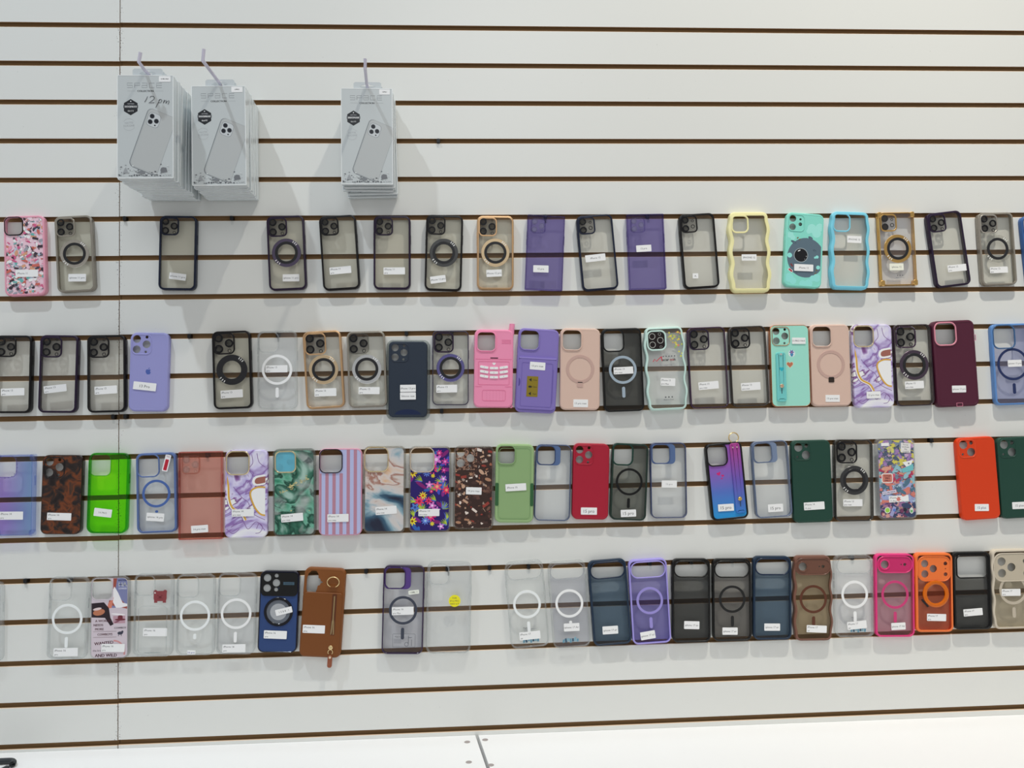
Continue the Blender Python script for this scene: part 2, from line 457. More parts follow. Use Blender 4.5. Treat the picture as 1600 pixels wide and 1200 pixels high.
# ================================================================== PHONE CASES
CLIP = []
def case(row, tx, ty, bx, by, w, label, frame, panel, cam=('open', None, .5), r=11.5, ft=3.0, D=11.0, pr=0.8, ring=None,
         st=(), wave=0, deco=None, name='phone_case', rnd=1.6, pegs=None, cat='phone case', waves=3.6, cm=None, stepw=1.4):
    dd = D/1000
    x1, z1 = W(tx, ty, dd); x0, z0 = W(bx, by, dd)
    h = math.hypot(x1-x0, z1-z0)*1000; ang = math.atan2(x1-x0, z1-z0)
    mx, my = (tx+bx)/2, (ty+by)/2
    a = W(mx-w/2, my, dd); b_ = W(mx+w/2, my, dd)
    w = (b_[0]-a[0])*1000*math.cos(ang)
    root = empty(name, (x0, 0, z0), ang, label, cat, 'phone cases on the %s row' % row)
    ca, sa = math.cos(ang), math.sin(ang)
    def loc(px, py, d=None):
        X, Z = W(px, py, dd if d is None else d)
        X = (X-x0)*1000; Z = (Z-z0)*1000
        return X*ca - Z*sa, X*sa + Z*ca
    if wave: pn = wavy(0, h/2, w, h, r+2, wave, waves)
    else: pn = rr(0, h/2, w, h, r)
    fl = ft if ft != 3.0 else 3.7
    DP = D-pr                       # outer face of the back panel
    # ---- camera area
    kind, cmat, cs = cam[0], cam[1], cam[2]
    opt = cam[3] if len(cam) > 3 else {}
    holes = []; cpn = None
    q = opt.get('m', 0.045)*w + (wave*0.9)
    if kind in ('open', 'lens3', 'lens2', 'hole3', 'hole2d', 'hole2v', 'open_stand', 'heart_cut'):
        sw = cs*w; sh = sw*opt.get('asp', 1.04)
        cu = -w/2+q+sw/2+opt.get('dx', 0); cv = h-q*opt.get('mt', 1.0)-sh/2
        cpn = rr(cu, cv, sw, sh, sw*opt.get('cr', 0.26))
    elif kind in ('pill', 'pillplate'):
        sw = 0.86*w; sh = 0.37*w; cu = 0; cv = h-0.075*w-sh/2
        cpn = rr(cu, cv, sw, sh, sh*0.47)
    elif kind in ('wide', 'wideplate'):
        sw = (0.78 if kind == 'wide' else 0.84)*w; sh = (0.54 if kind == 'wide' else 0.60)*w; cu = 0; cv = h-0.10*w-sh/2
        cpn = rr(cu, cv, sw, sh, sh*(0.18 if kind == 'wide' else 0.3))
    S3 = [(-.25, .26, .195), (-.25, -.24, .195), (.23, .01, .195)]
    if kind == 'hole3':
        for a_, b2, r_ in S3 + [(.24, .36, .075), (.20, -.36, .065)]: holes.append(circ(cu+a_*sw, cv+b2*sh, r_*sw, 20))
    elif kind == 'hole2d':
        for a_, b2, r_ in [(-.2, .22, .24), (.22, -.2, .24), (.26, .3, .11), (-.28, -.3, .07)]: holes.append(circ(cu+a_*sw, cv+b2*sh, r_*sw, 20))
    elif kind == 'hole2v':
        for a_, b2, r_ in [(-.22, .24, .2), (-.22, -.24, .2), (.24, .22, .07), (.24, -.06, .11)]: holes.append(circ(cu+a_*sw, cv+b2*sh, r_*sw, 20))
    elif kind == 'pillplate':
        for a_, b2, r_ in [(-.30, 0, .12), (.30, 0, .045), (.19, 0, .02)]: holes.append(circ(cu+a_*sw, cv+b2*sh, r_*sw, 18))
    elif kind == 'wideplate':
        for a_, b2, r_ in [(-.30, .22, .115), (-.30, -.22, .115), (-.03, 0, .115), (.36, .22, .06), (.36, -.24, .06), (.36, 0, .02)]: holes.append(circ(cu+a_*sw, cv+b2*sh, r_*sw, 18))
    elif kind in ('open', 'open_stand', 'pill', 'wide'):
        holes.append(inset(cpn, 0))
    if opt.get('spark'):            # camera cut-out with a star notch
        u0, v0 = cu, cv; a_, b2 = sw/2, sh/2
        holes = [[(u0+.1*a_, v0+b2), (u0-.45*a_, v0+b2), (u0-.85*a_, v0+.75*b2), (u0-a_, v0+.3*b2), (u0-a_, v0-.5*b2), (u0-.75*a_, v0-.9*b2), (u0-.3*a_, v0-b2), (u0+.1*a_, v0-.85*b2),
                  (u0+.3*a_, v0-.45*b2), (u0+.36*a_, v0-.2*b2), (u0+.62*a_, v0-.14*b2), (u0+.68*a_, v0-.0*b2), (u0+1.0*a_, v0+.1*b2), (u0+.68*a_, v0+.2*b2), (u0+.62*a_, v0+.36*b2), (u0+.4*a_, v0+.42*b2), (u0+.34*a_, v0+.75*b2)][::1]]
    # ---- parts
    b = MB(); frame_loft(b, pn, fl, 0.15, D, rnd, stepw); b.build('frame', frame, root)
    b = MB()
    out = inset(pn, min(fl-0.15, fl)); b.plate(out, holes, DP-1.2, DP); b.build('back_panel', panel, root, smooth=False)
    if cmat is not None and cpn is not None:
        b = MB(); lw = opt.get('lw', 2.7 if kind in ('lens3', 'lens2') else 2.0); lh = opt.get('lh', 1.6)
        if kind in ('lens3', 'lens2'): pn2 = (inset(cpn, lw), cpn[1])
        elif kind in ('hole3', 'hole2d', 'hole2v'): pn2 = (inset(cpn, lw), cpn[1]); lh = opt.get('lh', 0.7)
        else: pn2 = cpn
        lip(b, pn2, lw, DP-0.3, DP+lh); cf = b.build('camera_frame', cmat, root)
        if kind in ('lens3', 'lens2', 'pillplate', 'wideplate') or opt.get('lensplate'):
            lc = opt.get('lc', mat('lens_black', (0.006, 0.006, 0.008), 0.3, 0, .3)); gl = opt.get('glass', T(236, 236, 232))
            if kind == 'lens3': L_ = S3
            elif kind == 'lens2': L_ = [(-.22, .24, .2), (-.22, -.24, .2)]
            elif kind == 'pillplate': L_ = [(-.30, 0, .15)]
            else: L_ = []
            for a_, b2, r_ in L_:
                b = MB(); rr_ = r_*sw
                annulus(b, cu+a_*sw, cv+b2*sh, rr_*1.02, rr_*(.64 if kind in ('lens3', 'lens2') else .82), DP-0.2, DP+1.5, 24, 0.25)
                lo = b.build('lens_ring', lc if kind != 'pillplate' else cmat, root)
                if kind != 'pillplate':
                    b = MB(); b.plate(circ(cu+a_*sw, cv+b2*sh, rr_*.72, 20), [], DP+0.9, DP+1.2); b.build('lens_glass', gl, lo, smooth=False)
            if kind in ('lens3', 'lens2'):
                for a_, b2, r_ in ([(.24, -.34, .09), (.24, .35, .06)] if kind == 'lens3' else [(.22, .18, .08), (.22, -.14, .12)]):
                    b = MB(); annulus(b, cu+a_*sw, cv+b2*sh, r_*sw, r_*sw*.68, DP-0.1, DP+0.5, 16, 0.1)
                    b.build('flash_ring', lc, root)
                if 'lc' not in opt:
                    b = MB(); b.plate(inset(cpn, lw*.6), [], DP+0.02, DP+0.35); b.build('camera_plate', T(226, 223, 220, .08, (150, 146, 140)), root, smooth=False)
        if opt.get('gem'):
            b = MB(); rnd_ = random.Random(4)
            for k in range(14):
                i = rnd_.randrange(len(cpn[0])); p = inset(cpn, 1.0)[i]
                b.box(p[0]-.5, p[0]+.5, p[1]-.5, p[1]+.5, DP+lh-.1, DP+lh+.35)
            b.build('rhinestones', ME(235, 235, 235, 0.1), root)
    if kind == 'open_stand':
        b = MB(); pn3 = rr(cu+sw*.14, cv-0.2, sw*1.28+4, sh+4, sw*.24)
        b.plate(inset(pn3, 0), [inset(cpn, -0.3)], DP-0.1, DP+0.9); b.build('kickstand_plate', opt['stand'], root, smooth=False)
    # ---- side buttons
    b = MB()
    for (v0, v1), sd in (((h*.70, h*.78), -1), ((h*.60, h*.68), -1), ((h*.62, h*.74), 1)):
        e = w/2 - (wave if wave else 0)
        b.box(min(sd*(e-0.6), sd*(e+0.5)), max(sd*(e-0.6), sd*(e+0.5)), v0, v1, D*.30, D*.62)
    if not wave: b.build('side_buttons', frame, root)
    # ---- magnet ring
    if ring:
        kd, rm = ring[0], ring[1]; ro = (ring[2] if len(ring) > 2 else .385)*w; cv2 = h*(1-(ring[3] if len(ring) > 3 else .5))
        if kd == 'flat':
            b = MB(); annulus(b, 0, cv2, ro, ro-.062*w, DP-0.1, DP+0.35, 44, 0.12); b.build('magnet_ring', rm, root)
            if len(ring) < 5 or ring[4]:
                ln = .13*h if len(ring) < 5 or ring[4] is True else ring[4]*h
                b = MB(); pq = rr(0, cv2-ro-.045*h-ln/2+1.5, .078*w, ln, .036*w); b.plate(pq[0], [], DP-0.1, DP+0.3); b.build('ring_stem', rm, root, smooth=False)
        elif kd == 'metal':
            b = MB(); annulus(b, 0, cv2, ro, ro*.70, DP-0.1, DP+0.9, 48, 0.4); mr = b.build('magnet_ring', rm, root)
            b = MB(); annulus(b, 0, cv2, ro*.79, ro*.60, DP+0.2, DP+1.3, 48, 0.3); b.build('inner_ring', mat('ring_black', (0.02, 0.02, 0.022), 0.3), mr)
            b = MB()
            for k in ring[5] if len(ring) > 5 else (38, 47, 56, 215, 226, 236):
                t = R(k); c_, s_ = math.cos(t), math.sin(t); t1 = ro*.82; t2 = ro*.965; ww = .8
                q4 = [(t1*c_-ww*s_, cv2+t1*s_+ww*c_), (t1*c_+ww*s_, cv2+t1*s_-ww*c_), (t2*c_+ww*s_, cv2+t2*s_-ww*c_), (t2*c_-ww*s_, cv2+t2*s_+ww*c_)]
                b.plate(q4, [], DP+0.85, DP+1.0)
            b.build('ring_ticks', mat('tick_white', (.85, .85, .82), .2), mr, smooth=False)
        elif kd == 'stand':
            b = MB(); annulus(b, 0, cv2, ro, ro*.78, DP-0.1, DP+0.55, 44, 0.25); b.build('ring_stand', rm, root)
            b = MB(); pq = rr(0, cv2-ro-2.2, 11.5, 10.5, 1.8)
            b.plate(pq[0], [], DP-0.1, DP+0.7); hb = b.build('hinge_block', ring[4], root, smooth=False)
            b = MB(); b.box(-4.8, 4.8, cv2-ro+1.0, cv2-ro+2.6, DP+0.6, DP+0.9); b.build('hinge_pin', mat('hinge_black', BLACK, 0.3), hb, smooth=False)
    # ---- decoration and price stickers
    env = dict(root=root, w=w, h=h, D=D, DP=DP, loc=loc, cpn=cpn, ft=fl)
    if cpn: env.update(cu=cu, cv=cv, sw=sw, sh=sh)
    if deco: deco(**env)
    for s_ in st:
        cx, cy, pw, ph, rot, txt = s_[:6]; o2 = s_[6] if len(s_) > 6 else {}
        u, v = loc(cx, cy); sc = 1.255
        wm, hm = pw*sc, ph*sc; rot = rot + math.degrees(ang)
        dz = DP + o2.get('dz', 1.15 if deco else 0.55)
        so = bpy.data.objects.new('price_sticker', None)
        b = MB()
        pq = [(x, y) for x, y in (circ(0, 0, wm/2, 28) if o2.get('round') else rr(0, 0, wm, hm, 1.0, 3)[0])]
        cr_, sr_ = math.cos(R(rot)), math.sin(R(rot))
        b.plate([(u+x*cr_-y*sr_, v+x*sr_+y*cr_) for x, y in pq], [], DP if dz-DP < 1 else dz-0.25, dz)
        so = b.build(o2.get('n', 'price_sticker'), o2.get('mat', PAPER), root, smooth=False)
        A = Art([(-999, -999, 999, 999)], dz+0.03)
        lines = txt.split('|'); ic = o2.get('ink', INKG)
        if len(lines) == 1:
            if o2.get('left'): A.text(lines[0], u-wm*.42*cr_, v-wm*.42*sr_, o2.get('ts', 5.0), ic, rot, fit=wm*.8, left=True)
            else: A.text(lines[0], u, v, o2.get('ts', 5.0), ic, rot, fit=wm*.93)
        elif o2.get('round'):
            for k, l_ in enumerate(lines): A.text(l_, u, v+(1-k)*wm*.24, wm*.2, ic, rot, fit=wm*.85)
        else:
            for k, l_ in enumerate(lines):
                yy = hm*(.22-.48*k)
                A.text(l_, u-wm*.45*cr_-yy*sr_, v-wm*.45*sr_+yy*cr_, 5.0 if k == 0 else 4.4, ic, rot, fit=wm*.62 if k == 0 else wm*.55, left=True)
        A.build('lettering', so)
    if pegs: peg(pegs[0], pegs[1], 'small black display peg seen through the ' + pegs[2])
    return root

# ------------------------------------------------------------------ display pegs in the grooves
PEG_M = mat('peg_black', (0.01, 0.01, 0.011), 0.4)
PEG_C = T(246, 248, 249, 0.05)
def peg(px, k, label):
    z = Z0 - k*0.0762
    lo, hi = -0.5, 3.0
    # find the spot along the groove that lies under the measured column
    for _ in range(40):
        mid = (lo+hi)/2; v = Vector((mid, 0, z-0.005)) - CAM
        if 800+F_PX*(v.dot(CR)/v.dot(_f)) < px: lo = mid
        else: hi = mid
    o = empty('display_peg', (lo, 0, z-0.0093), 0, label, 'display peg', 'display pegs in the slat grooves')
    b = MB(); b.plate(rr(0, 4.6, 6.5, 8.6, 2.0, 4)[0], [], -11.5, 2.0)
    b.plate(rr(1.5, 2.2, 3.4, 3.4, 1.2, 4)[0], [], 1.9, 3.6); b.build('plug', PEG_M, o, smooth=False)
    b = MB(); b.plate(rr(1.2, -4.5, 4.5, 8.0, 2.0, 4)[0], [], 0.1, 1.3); b.build('clear_tongue', PEG_C, o, smooth=False)

# ------------------------------------------------------------------ decorations
def rcorner(cx, cy, r, q, n=4): return [(cx+r*math.cos(math.pi/2*(q+k/n)), cy+r*math.sin(math.pi/2*(q+k/n))) for k in range(n+1)]
def art_regions(e, camcut=True):
    w, h, ft = e['w'], e['h'], e['ft']; U = w/2-ft-.2; B = ft+.2; Tt = h-ft-.2; r = 9
    if not camcut: return [rcorner(U-r, Tt-r, r, 0)+rcorner(-U+r, Tt-r, r, 1)+rcorner(-U+r, B+r, r, 2)+rcorner(U-r, B+r, r, 3)]
    cr_ = e['cu']+e['sw']/2+2.2; cb = e['cv']-e['sh']/2-2.2
    return [[(U, cb), (-U, cb)]+rcorner(-U+r, B+r, r, 2)+rcorner(U-r, B+r, r, 3), [(U, cb)]+rcorner(U-r, Tt-r, r, 0)+[(cr_, Tt), (cr_, cb)]]
def artist(e, camcut=True, step=0.0024): return Art(art_regions(e, camcut), e['DP'], step)

def deco_collage(palette, base, n, seed, size=(3, 9), words=(), camcut=True):
    def f(**e):
        A = artist(e, camcut); rn = random.Random(seed); w, h = e['w'], e['h']
        A.rect(0, h/2, w, h, C(*base))
        for k in range(n):
            u = rn.uniform(-w/2, w/2); v = rn.uniform(2, h-2); s = rn.uniform(*size); c = C(*rn.choice(palette)); t = rn.random()
            if t < .22: A.rect(u, v, s*1.6, s*.6, c, rn.uniform(-40, 40))
            elif t < .42: A.ell(u, v, s*.7, s*.35, c, rn.uniform(0, 180))
            elif t < .55: A.star(u, v, s*.6, s*.25, rn.choice((4, 5, 6)), c, rn.random()*3)
            elif t < .65: A.heart(u, v, s*.4, c, rn.uniform(-30, 30))
            elif t < .85:
                a = rn.uniform(0, 6.3)
                A.stroke([(u+s*q*.25*math.cos(a)+rn.uniform(-1, 1), v+s*q*.25*math.sin(a)+rn.uniform(-1, 1)) for q in range(5)], rn.uniform(.3, .9), c)
            else: A.poly([(u+rn.uniform(.3, 1)*s*.7*math.cos(q*1.05), v+rn.uniform(.3, 1)*s*.7*math.sin(q*1.05)) for q in range(6)], c)
        for (t, u, v, s, c, a) in words: A.text(t, u, v, s, C(*c), a, bold=.25)
        A.build('printed_artwork', e['root'])
    return f

def deco_moon(**e):
    A = artist(e, False); A.boxes = art_regions(e); w, h = e['w'], e['h']
    A.rect(0, h/2, w, h, C(128, 205, 190))
    lt = C(150, 215, 205)
    for u, v, r_ in [(14, h*.80, 9), (24, h*.74, 9), (30, h*.82, 8), (8, h*.76, 5), (-30, h*.70, 7), (-24, h*.66, 5)]: A.circle(u, v, r_, lt, 20)
    mo = C(88, 106, 118); dk = C(60, 76, 88)
    A.ell(4, h*.40, 38, 40, mo, 0, 36)
    for u, v, a, b_ in [(12, h*.67, 5, 2.6), (-22, h*.60, 6, 2.6), (-18, h*.2, 7, 2.2), (22, h*.5, 4, 2)]:
        A.ell(u, v, a, b_, dk, -25); A.ell(u+.4, v-.5, a*.8, b_*.6, mo, -25)
    A.circle(-6, h*.43, 14.5, C(150, 160, 165), 30); A.circle(-6, h*.43, 13.3, C(22, 24, 30), 30)
    A.ell(-10, h*.49, 3.2, 1, C(235, 235, 235), 30); A.circle(5, h*.42, .7, C(230, 230, 230)); A.circle(2, h*.38, .5, C(230, 230, 230))
    for u, v, r_ in [(27, h*.42, 3.2), (23, h*.41, 2.2), (28, h*.14, 8), (20, h*.13, 6), (-28, h*.12, 9), (-20, h*.08, 7), (0, h*.05, 7), (12, h*.06, 8), (30, h*.28, 4), (-29, h*.42, 5)]: A.circle(u, v, r_, C(138, 212, 205), 18)
    A.rect(-26, h*.22, 10, 5, C(235, 225, 225), -35); A.rect(-26, h*.22, 8.5, 3.6, C(165, 70, 75), -35)
    A.rect(-24, h*.29, 7, 3, C(120, 60, 62), -50)
    for u, v in [(-14, h*.66), (-10, h*.64), (25, h*.2), (27, h*.24)]: A.ell(u, v, 2.2, 1.4, C(110, 95, 70), 40)
    A.build('printed_artwork', e['root'])

def deco_floral(**e):
    A = artist(e, True); w, h = e['w'], e['h']; rn = random.Random(8)
    A.rect(0, h/2, w, h, C(42, 30, 98))
    for k in range(34): A.ell(rn.uniform(-w/2, w/2), rn.uniform(0, h), rn.uniform(7, 13), 3.4, C(*rn.choice([(125, 40, 125), (66, 76, 180), (120, 34, 105), (48, 92, 165)])), rn.uniform(0, 180))
    for k in range(24):
        u = rn.uniform(-w/2+4, w/2-4); v = rn.uniform(5, h-10); a0 = rn.uniform(20, 160)
        for q in range(5):
            a = R(a0+q*16-32); A.stroke([(u, v), (u+8*math.cos(a), v+8*math.sin(a)), (u+14*math.cos(a+.15), v+14*math.sin(a+.15))], 2.6, C(*rn.choice([(170, 190, 60), (90, 110, 190), (140, 165, 45)])), True)
    F = [(-33, .685, 7, 8, (230, 200, 50), (120, 80, 20)), (5, .735, 8.5, 9, (215, 45, 120), (245, 150, 130)), (-6, .69, 6.5, 10, (95, 120, 200), (60, 80, 160)), (12, .845, 9, 5, (200, 110, 190), (235, 190, 230)),
         (6, .655, 3.4, 7, (225, 205, 60), (200, 170, 30)), (-1, .55, 6, 5, (205, 115, 190), (240, 190, 220)), (14, .53, 8, 6, (215, 85, 115), (240, 170, 120)), (26, .62, 5.5, 5, (190, 120, 200), (240, 210, 240)), (32, .49, 7, 8, (220, 50, 90), (240, 150, 120)),
         (3, .475, 3.2, 7, (220, 40, 110), (250, 170, 160)), (-13, .425, 6.4, 9, (235, 195, 60), (190, 80, 30)), (-20, .36, 8, 8, (220, 60, 100), (170, 20, 60)), (-2, .365, 6, 7, (215, 50, 105), (150, 20, 60)), (5, .31, 6.5, 5, (200, 110, 185), (235, 190, 225)),
         (-28, .29, 7, 5, (80, 120, 190), (50, 70, 140)), (14, .26, 5.5, 5, (190, 110, 190), (240, 200, 240)), (2, .185, 8.5, 9, (215, 45, 120), (245, 160, 150)), (-8, .135, 6.5, 9, (95, 125, 205), (150, 190, 240)), (-33, .13, 7, 8, (235, 205, 50), (130, 80, 20)), (5, .10, 3.6, 7, (230, 210, 70), (190, 160, 40)), (22, .07, 5.5, 5, (190, 120, 195), (240, 220, 250)), (29, .82, 6, 6, (180, 60, 140), (230, 140, 200)), (27, .72, 5, 6, (170, 45, 125), (220, 120, 190)), (18, .92, 5, 7, (205, 50, 130), (240, 150, 170))]
    for u, v, r_, n, c1, c2 in F: A.flower(u, v*h, r_*1.3, n, C(*c1), C(*c2), u)
    A.build('printed_artwork', e['root'])

def deco_veins(**e):
    A = artist(e); w, h = e['w'], e['h']; go = C(204, 160, 72); pu = C(120, 84, 140); wt = C(232, 230, 236)
    def cv(P_, n=10):
        out = []
        for i in range(len(P_)-1):
            a = P_[max(i-1, 0)]; b = P_[i]; c = P_[i+1]; d = P_[min(i+2, len(P_)-1)]
            for k in range(n):
                t = k/n
                out.append(tuple(.5*((2*b[j])+(-a[j]+c[j])*t+(2*a[j]-5*b[j]+4*c[j]-d[j])*t*t+(-a[j]+3*b[j]-3*c[j]+d[j])*t**3) for j in (0, 1)))
        return [(u*w/2, v*h) for u, v in out+[P_[-1]]]
    lf = cv([(-.95, .72), (-.84, .60), (-.80, .45), (-.62, .34), (-.20, .28), (.0, .20)])
    A.stroke([(u-1.8, v) for u, v in lf], 7.5, pu); A.stroke([(u-1, v) for u, v in lf], 6, wt); A.stroke(lf, 3.6, go)
    A.poly(cv([(1.1, .55), (.50, .56), (.24, .50), (.40, .36), (.70, .26), (1.1, .24)]), wt)
    rt = cv([(1.0, .57), (.50, .57), (.20, .51), (.36, .37), (.66, .27), (1.0, .25)])
    A.stroke([(u-1.6, v) for u, v in rt], 1.6, pu); A.stroke(rt, 3.2, go)
    A.poly(cv([(1.0, .72), (.45, .70), (.28, .64), (.45, .59), (1.0, .61)]), wt); A.poly(cv([(1.0, .70), (.52, .68), (.40, .64), (.52, .61), (1.0, .63)]), C(150, 96, 84)); 
    for q in ([(.25, .95), (.30, .85), (.12, .78), (.30, .70), (.05, .62)], [(-.6, .58), (-.2, .46), (.1, .40), (.3, .28), (.9, .20)], [(-.7, .12), (-.2, .20), (.1, .10), (.5, .18), (.9, .08)], [(.5, .10), (.62, .16), (.78, .12), (.66, .06), (.45, .05)], [(.5, .96), (.6, .86), (.9, .80)], [(-.9, .10), (-.6, .05), (-.3, .10)]):
        A.stroke(cv(q), 1.1, pu)
    A.build('printed_veins', e['root'])
def deco_flecks(**e):
    A = artist(e); w, h = e['w'], e['h']; rn = random.Random(6)
    for k in range(46):
        t = rn.random(); u = -w*.34+t*w*.66; v = h*(.50+.16*t)+rn.gauss(0, 2.2); a = rn.uniform(0, 6.3); l = rn.uniform(1, 5)
        A.stroke([(u, v), (u+l*math.cos(a), v+l*.6*math.sin(a)), (u+l*1.5*math.cos(a+.6), v+l*.8*math.sin(a+.6))], .8, C(*rn.choice([(206, 186, 120), (180, 160, 96), (220, 206, 150)])))
    for k in range(8): A.circle(rn.uniform(-w*.2, w*.35), rn.uniform(h*.15, h*.4), rn.uniform(.5, 1.1), C(200, 180, 120))
    A.build('printed_flecks', e['root'])
def deco_stripes(**e):
    A = artist(e); w, h = e['w'], e['h']; A.rect(0, h/2, w, h, C(172, 176, 212)); p = 13.4
    for k in range(-4, 5): A.rect(k*p+1.5, h/2, 6.3, h, C(172, 124, 142))
    A.build('printed_artwork', e['root'])

def deco_cowboy(**e):
    A = artist(e); w, h = e['w'], e['h']; U = w/2
    A.rect(0, h/2, w, h, C(196, 184, 192))
    A.rect(20, h*.82, 34, h*.40, C(118, 122, 160)); A.text('HA', 24, h*.905, 11, C(235, 235, 240), 0, bold=.5); A.text('SUNRISE', 24, h*.855, 4, C(220, 220, 230)); A.text('WESTERN', 24, h*.955, 4, C(40, 45, 80), bold=.3)
    A.poly([(-2, h*.66), (6, h*.98), (14, h*.99), (10, h*.80), (U, h*.62), (U, h*.60)], C(150, 75, 65))
    A.poly([(4, h*.80), (9, h*.88), (16, h*.80), (24, h*.68), (U, h*.66), (U, h*.64), (20, h*.62), (12, h*.62), (4, h*.72)], C(226, 222, 224))
    A.poly([(-2, h*.68), (8, h*.75), (4, h*.62), (-4, h*.61)], C(200, 120, 100))
    A.poly([(-U, h*.68), (-10, h*.69), (-1, h*.62), (2, h*.50), (8, h*.42), (2, h*.40), (-8, h*.50), (-U, h*.51)], C(44, 34, 40))
    A.ell(-19, h*.57, 11, 6, C(176, 112, 84), 10); A.ell(-22, h*.61, 8, 2.4, C(210, 190, 190), 10)
    A.ell(16, h*.54, 13, 1.4, C(225, 220, 222), -6); A.rect(18, h*.475, 22, 14, C(176, 140, 152)); A.ell(20, h*.475, 10, 2, C(105, 45, 55)); A.poly(rr(20, h*.50, 9, 8, 3)[0], C(105, 45, 55)); A.ell(14, h*.45, 5, 1.6, C(130, 80, 95), 20)
    dk = C(84, 40, 52)
    A.text('A WORLD', -12, h*.465, 6, dk, fit=30, bold=.4); A.text('NEEDS', -20, h*.415, 6, dk, fit=20, bold=.4); A.text('MORE', -18, h*.365, 6, dk, fit=18, bold=.4); A.text('COWBOYS', -8, h*.30, 6, dk, fit=27, bold=.4)
    A.rect(-8, h*.335, w*.6, .5, dk); A.rect(-8, h*.265, w*.6, .5, dk)
    A.text('COWBOY', 20, h*.375, 5, C(60, 50, 60), fit=22, bold=.3); A.ell(20, h*.31, 5, 3, C(60, 60, 75)); A.ell(24, h*.325, 2, 2.4, C(60, 60, 75)); A.rect(17, h*.285, 1, 4, C(60, 60, 75)); A.rect(22, h*.285, 1, 4, C(60, 60, 75))
    A.stroke([(8+20*math.sin(t/10*1.6), h*.05+ (h*.17)*math.cos(t/10*1.45)) for t in range(12)], 3, C(196, 140, 140)); 
    A.text('WANTED', -10, h*.195, 8, C(90, 48, 60), 4, fit=38, bold=.5); A.text('AND WILD', -6, h*.045, 8, C(76, 38, 50), 0, fit=46, bold=.6); A.text('the brave', -20, h*.105, 5, C(70, 40, 60))
    A.build('printed_artwork', e['root'])

def deco_macaroon(**e):
    A = Art([(-99, 0, 99, 400)], e['DP']); w, h = e['w'], e['h']; rn = random.Random(3)
    for k in range(60):
        t = rn.random(); u = 8+24*t+rn.uniform(-4, 4)*t; v = h*.93-rn.random()**1.3*h*.24*(0.3+t)
        A.circle(min(u, w/2-7), v, rn.uniform(.4, 2.6)*(1-.6*abs(t-.7)), C(*rn.choice([(215, 205, 90), (190, 195, 80), (150, 175, 90), (205, 130, 110), (215, 190, 80)])), 8)
    red = C(190, 45, 65)
    A.stroke([(-25, h*.585), (-22, h*.615), (-18, h*.59), (-9, h*.64), (-6, h*.64)], 1.5, red); A.stroke([(-8, h*.64), (-7, h*.59)], 1.8, red)
    A.text('acar', -6.5, h*.607, 8, C(50, 45, 45), left=True, bold=.35); A.text('oo', 8.2, h*.607, 8, C(190, 60, 60), left=True, bold=.35); A.text('n', 16.6, h*.607, 8, C(50, 45, 45), left=True, bold=.35)
    for k in range(5): A.rect(-4+k*5.6, h*.645, 2.2, 2.2, C(90, 90, 95))
    A.text('To Upgrade', 0, h*.545, 5, C(140, 135, 140), 2, fit=26)
    for k in range(3): A.star(-4+k*6.5, h*.155, 1.8, 1.1, 6, C(70, 70, 75))
    A.text('Made in China', 2, h*.125, 3.4, C(70, 70, 75), 0, fit=24)
    A.build('printed_artwork', e['root'])
    b = MB(); b.plate(inset(e['cpn'], .2), [], e['DP']-.3, e['DP']+.0); b.build('camera_plate', G(34, 28, 28), e['root'], smooth=False)
    b = MB()
    for a_, b2, r_ in [(-.25, .24, .19), (-.25, -.24, .19), (.23, .0, .19), (.2, .36, .09), (.25, -.38, .075)]:
        annulus(b, e['cu']+a_*e['sw'], e['cv']+b2*e['sh'], r_*e['sw'], r_*e['sw']*.82, e['DP']+.0, e['DP']+.8, 24, .15)
    b.build('lens_ring', P(165, 165, 160, .3), e['root'])

def logo_apple(u, v, s, col):
    def f(**e):
        A = Art([(-99, 0, 99, 400)], e['DP'])
        # two-lobed fruit with a bite on the right and a leaf
        cu, cv = e['w']*u, e['h']*v; pts = []
        O = [(0, .78), (.22, .90), (.48, .92), (.72, .80), (.82, .66), (.66, .50), (.60, .28), (.66, .04), (.86, -.12), (.74, -.42), (.54, -.72), (.34, -.90), (.14, -.88), (0, -.80), (-.16, -.88), (-.36, -.90), (-.58, -.70), (-.80, -.34), (-.92, .06), (-.90, .42), (-.74, .74), (-.46, .92), (-.22, .90)]
        A.poly([(cu+x*s, cv+y*s) for x, y in O[::-1]], col)
        A.poly([(cu+x*s, cv+y*s) for x, y in [(-.02, .98), (.02, 1.25), (.18, 1.46), (.42, 1.56), (.40, 1.30), (.24, 1.08)][::-1]], col)
        A.build('printed_logo', e['root'])
    return f

